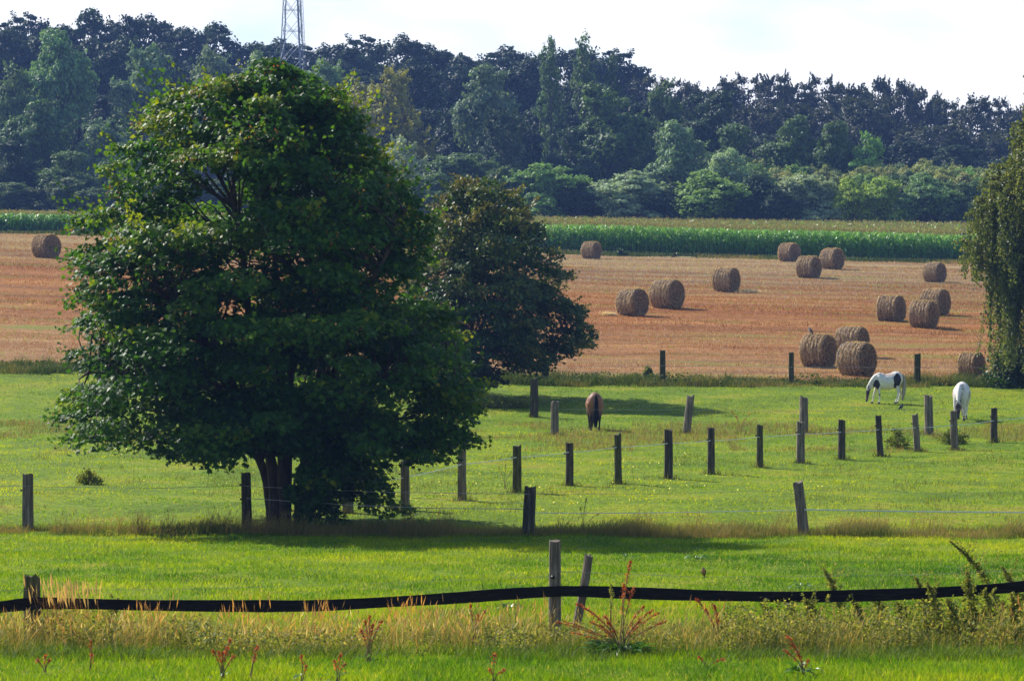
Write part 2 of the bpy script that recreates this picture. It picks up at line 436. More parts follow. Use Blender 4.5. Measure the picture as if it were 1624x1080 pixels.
M['straw_end'] = noise_mat('bale_end', [(0.35, (0.05, 0.034, 0.024)), (0.55, (0.14, 0.095, 0.066)), (0.75, (0.25, 0.175, 0.12))], nscale=14, detail=8, bump=1.0, bdist=0.03, nrough=0.75)  # darker than the rolled side: shade of the backlit ends put into the colour
M['twine'] = plain('blue_twine', (0.03, 0.20, 0.36), 0.5)
M['dock_red'] = leaf_mat('dock_seed', [(0.0, (0.16, 0.07, 0.02)), (0.5, (0.42, 0.085, 0.035)), (0.8, (0.52, 0.12, 0.05)), (1.0, (0.50, 0.26, 0.08))], trans=0.4, rough=0.6, spec=0.2, tcol=1.3)
M['dock_leaf'] = leaf_mat('dock_leaf', [(0.0, (0.03, 0.09, 0.012)), (1.0, (0.08, 0.19, 0.015))], trans=0.35, rough=0.35, spec=0.5, tcol=1.7)
M['stem'] = plain('weed_stem', (0.17, 0.12, 0.04), 0.7)
M['weed'] = leaf_mat('weed_leaf', [(0.0, (0.08, 0.11, 0.016)), (0.6, (0.22, 0.24, 0.045)), (1.0, (0.42, 0.34, 0.12))], trans=0.5, rough=0.6, spec=0.2, tcol=1.3)
M['flower'] = plain('yellow_petal', (0.75, 0.62, 0.02), 0.6)
M['seeds'] = leaf_mat('maple_key', [(0.0, (0.18, 0.07, 0.02)), (1.0, (0.42, 0.17, 0.05))], trans=0.35, rough=0.6, spec=0.2, tcol=1.3)

# ------------------------------------------------------------------ ground sheets
def sheet(name, y0, y1, mat, step_fn, xw):
    ys = [y0]
    while ys[-1] < y1:
        ys.append(min(y1, ys[-1] + step_fn(ys[-1])))
    ys = np.array(ys)
    # common lateral stations (same for every sheet, so neighbours meet without gaps)
    xs = np.concatenate([np.linspace(-500, -90, 30), np.linspace(-88, 88, 177), np.linspace(90, 500, 30)])
    X, Y = np.meshgrid(xs, ys)
    Z = terr(X, Y)
    V = np.stack([X, Y, Z], -1).reshape(-1, 3)
    nx, ny = len(xs), len(ys)
    i = np.arange(ny - 1)[:, None] * nx; j = np.arange(nx - 1)[None, :]
    F = np.stack([i + j, i + j + 1, i + nx + j + 1, i + nx + j], -1).reshape(-1, 4)
    o = MB().add(V, F, 0.5, 0, True).build(name, mat)
    return tag(o, kind='structure')

sheet('meadow_ground', -40, 161, M['meadow'], lambda y: 1.0 if y > 38 else 6, None)
sheet('stubble_field', 161, 312, M['stubble'], lambda y: 1.0, None)
sheet('field_margin', 312, 382, M['margin'], lambda y: 2.0, None)
sheet('wooded_hill', 382, 1600, M['floor'], lambda y: 6.0 if y < 700 else 50.0, None)

# ------------------------------------------------------------------ grass (stuff)
def view_points(n, y0, y1, rng, power=1.0, u0=-300, u1=1930):
    t = rng.uniform(0, 1, n); p = power + 1
    Y = (y0 ** p + t * (y1 ** p - y0 ** p)) ** (1 / p)
    X = (rng.uniform(u0, u1, n) - 812) / F_PX * Y
    return X, Y

def vnoise(x, y, seed=0):
    """cheap smooth value noise, vectorised."""
    xi = np.floor(x).astype(int); yi = np.floor(y).astype(int); fx = x - xi; fy = y - yi
    fx = fx * fx * (3 - 2 * fx); fy = fy * fy * (3 - 2 * fy)
    def h(a, b):
        v = np.sin(a * 127.1 + b * 311.7 + seed * 74.7) * 43758.5453
        return v - np.floor(v)
    return (h(xi, yi) * (1 - fx) + h(xi + 1, yi) * fx) * (1 - fy) + (h(xi, yi + 1) * (1 - fx) + h(xi + 1, yi + 1) * fx) * fy

def short_grass(mb, n, y0, y1, hgt, wid, rng, base=0.55, power=1.0):
    X, Y = view_points(n, y0, y1, rng, power)
    Z = terr(X, Y)
    a = rng.uniform(0, 2 * np.pi, n)
    patch = vnoise(X * 0.35, Y * 0.18, 3) * 0.6 + vnoise(X * 1.1, Y * 0.7, 5) * 0.4
    fine = vnoise(X * 3.0, Y * 2.0, 9)
    lush = vnoise(X * 0.9 + 7, Y * 0.5, 11)
    h = hgt * rng.uniform(0.5, 1.3, n) * (0.6 + 0.8 * fine)
    lean = rng.normal(0, 0.45, (n, 2)) * h[:, None]
    P = np.stack([X, Y, Z - 0.01], -1)
    side = np.stack([np.cos(a), np.sin(a), np.zeros(n)], -1) * (wid * rng.uniform(0.6, 1.3, n))[:, None] * 0.5
    tip = P + np.stack([lean[:, 0], lean[:, 1], h], -1)
    V = np.stack([P - side, P + side, tip], 1).reshape(-1, 3)
    big = vnoise(X * 0.12 + 5, Y * 0.06, 21); tint = base + (patch - 0.5) * 0.75 + (big - .5) * .5 + rng.normal(0, 0.15, n) + (lush > 0.72) * -0.18
    dry = rng.uniform(0, 1, n) < 0.02 + 0.10 * np.clip(patch - 0.6, 0, 1)
    tint = np.where(dry, 0.95, np.clip(tint, 0.05, 0.86))
    mb.add(V, np.arange(n * 3).reshape(n, 3), tint)

rng = np.random.default_rng(11)
g = MB(); short_grass(g, 270000, 41, 58, 0.085, 0.012, rng, 0.50)
short_grass(g, 240000, 58, 88, 0.070, 0.018, rng, 0.48)
tag(g.build('pasture_grass', M['grass']), 'short bright green grass of the near paddock', 'grass', kind='stuff')
g = MB(); short_grass(g, 230000, 88, 161, 0.050, 0.036, rng, 0.58)
tag(g.build('pasture_grass', M['grass']), 'grazed yellow green grass of the pasture beyond the middle fence', 'grass', kind='stuff')

def tall_grass(mb, X, Y, H, rng, tint, wid=0.008, bend=0.35, seg=3, wind=(0.15, 0.0)):
    n = len(X); Z = terr(X, Y)
    a = rng.uniform(0, 2 * np.pi, n); d = np.stack([np.cos(a), np.sin(a)], -1) * (bend * rng.uniform(0.1, 1.0, n))[:, None] + np.array(wind)
    b = rng.uniform(0, 2 * np.pi, n); side = np.stack([np.cos(b), np.sin(b), np.zeros(n)], -1) * wid * rng.uniform(0.6, 1.4, n)[:, None] * 0.5
    rows = []
    for k in range(seg + 1):
        t = k / seg
        c = np.stack([X + d[:, 0] * H * t * t, Y + d[:, 1] * H * t * t, Z - 0.02 + H * t * (1 - 0.18 * t)], -1)
        w = 1 - 0.85 * t
        rows += [c - side * w, c + side * w]
    V = np.stack(rows, 1).reshape(-1, 3); m = 2 * (seg + 1)
    base = np.arange(n)[:, None] * m
    for k in range(seg):
        q = np.array([2 * k, 2 * k + 1, 2 * k + 3, 2 * k + 2])
        if k == 0:
            mb.add(V, base + q[None, :], tint)
        else:
            mb.F.append(base + q[None, :] + mb.n - len(V)); mb.T.append(np.broadcast_to(tint, (n,)).copy()); mb.M.append(np.zeros(n, int)); mb.sm.append(np.zeros(n, bool))
    return np.stack([X + d[:, 0] * H, Y + d[:, 1] * H, Z + H * 0.82], -1), d

def seed_heads(mb, tips, d, L, rng, tint, wid=0.022):
    n = len(tips)
    ax = np.stack([d[:, 0] + rng.normal(0, .1, n), d[:, 1], np.ones(n) * 0.9], -1)
    nr = rng.normal(size=(n, 3))
    leaves(mb, tips, nr, L * rng.uniform(0.6, 1.3, n), np.array([[0, -.6], [.07, -.1], [0, .7], [-.07, -.1]]), rng, tint, axis=ax)

# front verge along the near fence
def clump_points(n, xr, yr, rng, thr=0.35, fx=1.2, fy=1.0, seed=1):
    X = rng.uniform(*xr, n * 4); Y = rng.uniform(*yr, n * 4)
    v = vnoise(X * fx, Y * fy, seed) * 0.6 + vnoise(X * fx * 3, Y * fy * 3, seed + 1) * 0.4
    k = v > thr
    X, Y, v = X[k][:n], Y[k][:n], v[k][:n]
    return X, Y, v

rng = np.random.default_rng(21)
g = MB()
X, Y, v = clump_points(26000, (-8.5, 8.8), (45.3, 48.9), rng, 0.30)
kp = Y > 45.0 + 1.5 * vnoise(X * .9, X * 0, 91) + .4 * vnoise(X * 4, X * 0, 92); X, Y, v = X[kp], Y[kp], v[kp]
H = rng.uniform(0.14, 0.50, len(X)) * (0.45 + 0.8 * v) * (.6 + .7 * vnoise(X * 1.3, X * 0, 93))
ti = np.clip(0.34 + (v - 0.5) * 0.4 + rng.normal(0, 0.17, len(X)), 0.02, 0.8)
tall_grass(g, X, Y, H, rng, ti, 0.010, 1.0)
X, Y, v = clump_points(9000, (-8.5, 8.8), (44.6, 46.0), rng, 0.40, seed=8)      # fresh green edge
tall_grass(g, X, Y, rng.uniform(0.08, 0.26, len(X)), rng, np.clip(rng.normal(0.18, 0.10, len(X)), 0, .4), 0.012, 0.8)
tag(g.build('rough_grass', M['tall']), 'rough unmown grass growing under the black belt fence', 'grass', kind='stuff')
g = MB()
X, Y, v = clump_points(3200, (-7.6, 0.3), (46.0, 48.6), rng, 0.34, seed=4)
H = rng.uniform(0.30, 0.62, len(X)) * (0.6 + 0.55 * v)
ti = np.clip(rng.normal(0.68, 0.18, len(X)), 0.25, 1.0)
tips, d = tall_grass(g, X, Y, H, rng, ti, 0.005, 0.8, wind=(0.05, 0))
seed_heads(g, tips, d, 0.10, rng, np.clip(ti + 0.04, 0, 1))
X = rng.normal(-6.0, 0.22, 120); Y = rng.uniform(46.4, 48.0, 120)
H = rng.uniform(0.75, 1.05, 120); tips, d = tall_grass(g, X, Y, H, rng, 0.86, 0.005, 0.18, wind=(-0.1, 0)); seed_heads(g, tips, d, 0.16, rng, 0.9)
for cx, nn in ((-4.9, 50), (-2.6, 60), (-1.5, 60), (-3.6, 50), (0.2, 30), (2.7, 20), (6.9, 40)):
    X = rng.normal(cx, 0.16, nn); Y = rng.uniform(46.2, 47.8, nn)
    tips, d = tall_grass(g, X, Y, rng.uniform(0.45, 0.8, nn), rng, np.clip(rng.normal(0.82, .09, nn), 0, 1), 0.005, 0.35, wind=(0.05, 0)); seed_heads(g, tips, d, 0.12, rng, 0.85)
X, Y, v = clump_points(2600, (0.3, 8.6), (45.8, 48.6), rng, 0.38, seed=14)
tips, d = tall_grass(g, X, Y, rng.uniform(0.2, 0.62, len(X)), rng, np.clip(rng.normal(0.52, .18, len(X)), 0.1, 1), 0.006, 0.7); seed_heads(g, tips, d, 0.08, rng, 0.7)
tag(g.build('seeding_grass', M['tall']), 'thin orange brown seeding grass stems in front of the black belt', 'grass', kind='stuff')

# tangle of leafy weeds woven through the verge
g = MB()
def weed_tangle(n, xr, yr, hmax, thr, seed):
    X, Y, v = clump_points(n, xr, yr, rng, thr, 1.6, 1.2, seed)
    X = np.repeat(X, 9); Y = np.repeat(Y, 9); v = np.repeat(v, 9); m_ = len(X)
    hh = hmax * v * rng.uniform(0, 1, m_) ** .8
    P = np.stack([X + rng.normal(0, .05, m_), Y + rng.normal(0, .05, m_), terr(X, Y) + hh], -1)
    leaves(g, P, rng.normal(size=(m_, 3)) + np.array([0, 0, .9]), rng.uniform(.02, .055, m_), OVAL * np.array([1.3, 1]), rng, np.clip(rng.normal(.45, .28, m_), 0, 1))
weed_tangle(1500, (2.9, 7.8), (46.0, 48.5), .80, .42, 61)
weed_tangle(600, (-7.5, -4.2), (46.3, 48.4), .60, .48, 62)
weed_tangle(900, (-4.2, 2.9), (45.6, 48.4), .45, .52, 63)
for cx in rng.uniform(2.6, 8.0, 46):            # wispy leafy stalks
    cy = rng.uniform(46.2, 48.3); hh = rng.uniform(.35, .78); lx_, ly_ = rng.normal(0, .16), rng.normal(0, .1); m_ = 90
    t = rng.uniform(.1, 1, m_); P = np.stack([cx + lx_ * t * t + rng.normal(0, .028, m_) * (1.4 - t), cy + ly_ * t + rng.normal(0, .028, m_), float(terr(cx, cy)) + hh * t], -1)
    leaves(g, P, rng.normal(size=(m_, 3)) + np.array([0, 0, .6]), rng.uniform(.018, .042, m_), OVAL * np.array([1.1, 1]), rng, np.clip(rng.normal(.35, .25, m_) + rng.normal(0, .1), 0, 1))
tag(g.build('weed_tangle', M['weed']), 'tangle of small leafy weeds growing through the grass under the belt', 'weeds', kind='stuff')
# verge under the middle fence
rng = np.random.default_rng(22)
g = MB()
X, Y, v = clump_points(42000, (-14.5, 15.5), (83.6, 86.6), rng, 0.32, 0.6, 0.9)
kp = Y > 83.6 + 1.0 * vnoise(X * .45, X * 0, 94); X, Y, v = X[kp], Y[kp], v[kp]
H = rng.uniform(0.12, 0.44, len(X)) * (0.45 + .9 * vnoise(X * 0.7, Y * 0, 6))
ti = np.clip(0.58 + (vnoise(X * 0.8, Y, 2) - 0.5) * 0.7 + rng.normal(0, 0.18, len(X)), 0, 1)
tips, d = tall_grass(g, X, Y, H, rng, ti, 0.012, 0.6)
k = rng.uniform(0, 1, len(X)) < 0.05
seed_heads(g, tips[k], d[k], 0.10, rng, 0.9)
for cx in np.concatenate([rng.uniform(-12.5, 14, 34)]):
    nn = 70; X = rng.normal(cx, 0.16, nn); Y = rng.normal(85.2, 0.3, nn)
    tips, d = tall_grass(g, X, Y, rng.uniform(0.3, 0.72, nn), rng, np.clip(rng.normal(0.78, .15, nn), 0, 1), 0.009, 0.45); seed_heads(g, tips[::2], d[::2], 0.10, rng, 0.9)
tag(g.build('rough_grass', M['verge']), 'brown unmown grass along the middle fence and maple foot', 'grass', kind='stuff')

# bank between meadow and stubble
g = MB()
X, Y, v = clump_points(44000, (-27, 28), (158.6, 163.4), rng, 0.34, 0.45, 0.8, 7)
H = rng.uniform(0.12, 0.62, len(X)) * (0.4 + 1.0 * vnoise(X * 0.45, Y * 0.1, 16))
H = H * (.5 + .8 * vnoise(X * 1.6, Y * .5, 95))
tall_grass(g, X, Y, H, rng, np.clip(0.30 + (vnoise(X * 0.7, Y, 12) - 0.5) * 0.8 + rng.normal(0, .15, len(X)), 0, 1), 0.03, 0.5)
Xw = np.repeat(rng.uniform(-27, 28, 900), 14); Yw = np.repeat(rng.uniform(159.4, 162.6, 900), 14); m_ = len(Xw); kv = vnoise(Xw * .5, Yw, 96)
Pw = np.stack([Xw + rng.normal(0, .12, m_), Yw + rng.normal(0, .12, m_), terr(Xw, Yw) + .55 * kv * rng.uniform(0, 1, m_)], -1)
leaves(g, Pw, rng.normal(size=(m_, 3)) + np.array([0, 0, .8]), rng.uniform(.06, .14, m_), OVAL * np.array([1.4, 1]), rng, np.clip(rng.normal(.28, .2, m_), 0, 1))
tag(g.build('rough_grass', M['verge']), 'dark green weedy grass bank between the meadow and the stubble', 'grass', kind='stuff')
# grass strip before the maize
g = MB()
X, Y, v = clump_points(22000, (-52, 58), (309.5, 315.5), rng, 0.34, 0.2, 0.5, 9)
tall_grass(g, X, Y, rng.uniform(0.1, 0.5, len(X)) * (0.5 + v), rng, np.clip(0.35 + rng.normal(0, .2, len(X)) + (vnoise(X * .2, Y * .2, 4) - .5), 0, 1), 0.06, 0.5)
tag(g.build('rough_grass', M['verge']), 'narrow weedy grass strip before the maize field', 'grass', kind='stuff')
# scattered brown weeds and tufts in the far pasture
g = MB()
X, Y, v = clump_points(24000, (-22, 24), (119, 137), rng, 0.48, 0.30, 0.22, 19)
tall_grass(g, X, Y, rng.uniform(0.08, 0.30, len(X)), rng, np.clip(rng.normal(0.78, .18, len(X)), 0, 1), 0.020, 0.6)
X, Y, v = clump_points(5000, (-24, 25), (139, 158), rng, 0.60, 0.5, 0.5, 29)
tall_grass(g, X, Y, rng.uniform(0.06, 0.16, len(X)), rng, np.clip(rng.normal(0.3, .15, len(X)), 0, 1), 0.02, 0.6)
X, Y, v = clump_points(7000, (-9.5, 9.5), (56, 83), rng, 0.64, 0.8, 0.6, 49)
tall_grass(g, X, Y, rng.uniform(0.06, 0.15, len(X)), rng, np.clip(rng.normal(0.22, .15, len(X)), 0, .6), 0.012, 0.7)
X, Y, v = clump_points(9000, (-16, 17), (90, 120), rng, 0.60, 0.5, 0.4, 39)
tall_grass(g, X, Y, rng.uniform(0.08, 0.26, len(X)), rng, np.clip(rng.normal(0.5, .22, len(X)), 0, 1), 0.012, 0.6)
tag(g.build('scattered_tufts', M['verge']), 'scattered brownish and dark tufts across the pasture', 'grass', kind='stuff')

# yellow flowers
g = MB()
X, Y, v = clump_points(330, (-13.5, 9), (88, 120), rng, 0.62, 0.35, 0.12, 31)
P = np.stack([X, Y, terr(X, Y) + rng.uniform(.06, .14, len(X))], -1)
leaves(g, P, rng.normal(size=P.shape) + np.array([0, -1, 1.5]), 0.048, np.array([[math.cos(a), math.sin(a)] for a in np.arange(6) * math.pi / 3]) * .5, rng)
tag(g.build('meadow_flowers', M['flower']), 'tiny yellow flowers dotted through the pasture', 'flowers', kind='stuff')

# stubble stalks
rng = np.random.default_rng(31)
M['stalk'] = leaf_mat('stubble_stalk', [(0.0, (0.20, 0.068, 0.014)), (0.5, (0.36, 0.145, 0.036)), (0.85, (0.40, 0.25, 0.115)), (1.0, (0.75, 0.62, 0.46))], trans=0.3, rough=0.65, spec=0.25, tcol=1.2)
g = MB()
n = 390000
X, Y = view_points(n, 162.5, 311, rng, 0.2)
Yr = np.round((Y + X * 0.06 + 0.8 * np.sin(X * 0.06)) / 0.55) * 0.55 - X * 0.06 - 0.8 * np.sin(X * 0.06) + rng.normal(0, 0.07, n)
Yr = np.clip(Yr, 162, 311.5)
h = rng.uniform(0.05, 0.15, n) * (0.5 + vnoise(X * 0.1, Yr * 0.5, 2))
a = rng.uniform(0, np.pi, n); w = 0.018 * (Yr / 200)
sd = np.stack([np.cos(a) * w, np.sin(a) * w, np.zeros(n)], -1)
P = np.stack([X, Yr, terr(X, Yr) - 0.01], -1)
ln = rng.normal(0, 0.35, (n, 2)) * h[:, None]
V = np.stack([P - sd, P + sd, P + np.stack([ln[:, 0], ln[:, 1], h], -1)], 1).reshape(-1, 3)
ti = np.clip(0.5 + (vnoise(X * 0.06, Yr * 0.25, 5) - 0.5) * 0.9 + (vnoise(X * 0.03 + 3, Yr * 0.9, 6) - 0.5) * 0.5 + rng.normal(0, .16, n) + np.clip((Yr - 235) / 130, 0, .38) + .25 * np.exp(-((Yr - 164) / 10) ** 2), 0, 0.9)
ti = np.where(rng.uniform(0, 1, n) < 0.012, 1.0, ti)
streak = vnoise(X * .045 + 9, Yr * .62 + X * .02, 51) * .7 + vnoise(X * .25, Yr * 1.6, 52) * .3
keep = streak > .30 + .10 * rng.normal(size=n)
V = V.reshape(n, 3, 3)[keep].reshape(-1, 3); ti = ti[keep]; n = int(keep.sum())
g.add(V, np.arange(3 * n).reshape(n, 3), ti)
tag(g.build('stubble', M['stalk']), 'short orange brown cereal stubble between the bales', 'stubble', kind='stuff')
# green regrowth patches
g = MB()
X, Y, v = clump_points(12000, (-28, 46), (164, 300), rng, 0.64, 0.12, 0.45, 41)
tall_grass(g, X, Y, rng.uniform(0.05, 0.16, len(X)), rng, np.clip(rng.normal(0.45, .15, len(X)), 0, .8), 0.05, 0.7, 2)
tag(g.build('regrowth', M['grass']), 'patchy green regrowth in the stubble', 'grass', kind='stuff')

# ------------------------------------------------------------------ maize
def maize():
    rng = np.random.default_rng(41)
    g = MB()
    rows = []
    for r in range(7):
        xs = np.arange(-53, 60, 0.17) + rng.normal(0, 0.03, len(np.arange(-53, 60, 0.17)))
        rows.append(np.stack([xs, np.full(len(xs), 316.0 + r * 0.75) + rng.normal(0, 0.08, len(xs))], -1))
    P = np.concatenate(rows)
    n = len(P)
    u = 812 + P[:, 0] / P[:, 1] * F_PX
    H = (2.45 + 0.25 * vnoise(P[:, 0] * 0.15, P[:, 1] * 0.1, 3) + rng.normal(0, 0.10, n)) * np.interp(u, [0, 130, 700, 950], [0.66, 0.66, 0.9, 1.0])
    Z = terr(P[:, 0], P[:, 1])
    for k in range(8):                        # arching leaves
        z = Z + H * (0.12 + 0.105 * k) + rng.normal(0, .05, n)
        a = rng.uniform(0, 2 * np.pi, n); L = rng.uniform(0.45, 0.85, n); w = 0.075
        d = np.stack([np.cos(a), np.sin(a), np.zeros(n)], -1); s = np.stack([-np.sin(a), np.cos(a), np.zeros(n)], -1)
        c0 = np.stack([P[:, 0], P[:, 1], z], -1)
        c1 = c0 + d * (L * 0.4)[:, None] + np.array([0, 0, 0.26]); c2 = c0 + d * (L * 0.8)[:, None] + np.array([0, 0, 0.16]); c3 = c0 + d * (L * 1.05)[:, None] + np.array([0, 0, -0.16])
        V = np.stack([c0 - s * w * .5, c0 + s * w * .5, c1 + s * w, c1 - s * w, c2 + s * w * .7, c2 - s * w * .7, c3], 1).reshape(-1, 3)
        b = np.arange(n)[:, None] * 7; ti = np.clip(rng.normal(0.10 + 0.09 * k, 0.22, n), 0, 1)
        F1 = b + np.array([0, 1, 2, 3]); F2 = b + np.array([3, 2, 4, 5])
        g.add(V, np.concatenate([F1, F2]), np.concatenate([ti, ti]))
        g.add(V, b + np.array([5, 4, 6]), ti)
    # stems
    c0 = np.stack([P[:, 0], P[:, 1], Z - .02], -1); w = np.array([0.015, 0, 0])
    V = np.stack([c0 - w, c0 + w, c0 + w + np.stack([0 * H, 0 * H, H], -1), c0 - w + np.stack([0 * H, 0 * H, H], -1)], 1).reshape(-1, 3)
    g.add(V, np.arange(n * 4).reshape(n, 4), 0.8)
    # the body of the field behind: upper leaves only
    m = 30000
    X, Y = view_points(m, 321, 381, rng, 0.6, -60, 1690)
    uu = 812 + X / Y * F_PX
    sc = np.interp(uu, [0, 130, 700, 950], [0.66, 0.66, 0.9, 1.0])
    Ht = 2.45 * sc + rng.normal(0, .1, m); Zt = terr(X, Y)
    for k in range(3):
        a = rng.uniform(0, 2 * np.pi, m); N = np.stack([np.cos(a), np.sin(a), np.full(m, .8)], -1)
        leaves(g, np.stack([X, Y, Zt + Ht - 0.25 * k - .1], -1), N, rng.uniform(.35, .7, m), OVAL * np.array([.7, 1]), rng, np.clip(rng.normal(.65, .2, m), 0, 1))
    o = g.build('maize_crop', [M['maize'], M['tassel']])
    # tassels on every plant: same crop object's second material
    t = MB()
    XA = np.concatenate([P[:, 0], X]); YA = np.concatenate([P[:, 1], Y]); HA = np.concatenate([Z + H, Zt + Ht])
    for k in range(4):
        nn = len(XA); Pt = np.stack([XA, YA, HA + 0.06], -1)
        ax = np.stack([rng.normal(0, .35, nn), rng.normal(0, .35, nn), np.ones(nn)], -1)
        leaves(t, Pt, rng.normal(size=(nn, 3)), rng.uniform(.22, .42, nn), np.array([[-.05, -.3], [.05, -.3], [.06, .4], [0, .6], [-.06, .4]]), rng, rng.uniform(0, 1, nn), axis=ax)
    tag(o, 'tall green maize crop with arching leaves beyond the stubble', 'maize', kind='stuff')
    t.build('tassels', M['tassel'], o)['kind'] = 'stuff'
maize()

# ------------------------------------------------------------------ transmission tower on the hill
def tower():
    D = 548.0
    c = at(463, 60, D); gz = tz(c.x, D)
    root = empty('lattice_tower', (c.x, D, gz), math.radians(38))
    tag(root, 'grey steel lattice tower rising behind the wood', 'tower')
    zt = at(463, 65, D).z - gz
    def hw(z):                       # half diagonal to a leg
        return max(0.55, 2.0 - (z - zt) * 0.060)
    H = zt + 24
    legs = [(1, 0), (0, 1), (-1, 0), (0, -1)]
    zs = np.linspace(0, H, 13)
    for i, (a, b) in enumerate(legs):
        m = MB(); P = [(a * hw(z), b * hw(z), z) for z in zs]
        tube(m, P, 0.105 if i != 2 else 0.07, 6); m.build('leg', M['steel'], root)
    sec = np.arange(zs[0], H, 3.3)
    for z0 in sec[:-1]:
        z1 = z0 + 3.3
        for i in range(4):
            a, b = np.array(legs[i]), np.array(legs[(i + 1) % 4])
            m = MB()
            p = lambda v, z: np.array([v[0] * hw(z), v[1] * hw(z), z])
            tube(m, [p(a, z0), p(b, z1)], 0.042, 5); tube(m, [p(b, z0), p(a, z1)], 0.042, 5)
            mid = (z0 + z1) / 2
            tube(m, [p(a, mid), p(b, mid)], 0.04, 5)
            m.build('cross_brace', M['steel'], root)
    lad = MB(); a = np.array(legs[0])
    for s in (-.2, .2):
        tube(lad, [(hw(z) + 0.35, s, z) for z in zs], 0.04, 5)
    for z in np.arange(0.3, H, 0.6):
        box(lad, (hw(z) + 0.35, 0, z), (0.05, 0.42, 0.05))
    lad.build('ladder', M['steel'], root)
    cb = MB(); tube(cb, [(hw(z) * .75, .1, z) for z in zs], 0.15, 8); cb.build('cable_duct', M['steel'], root)
tower()

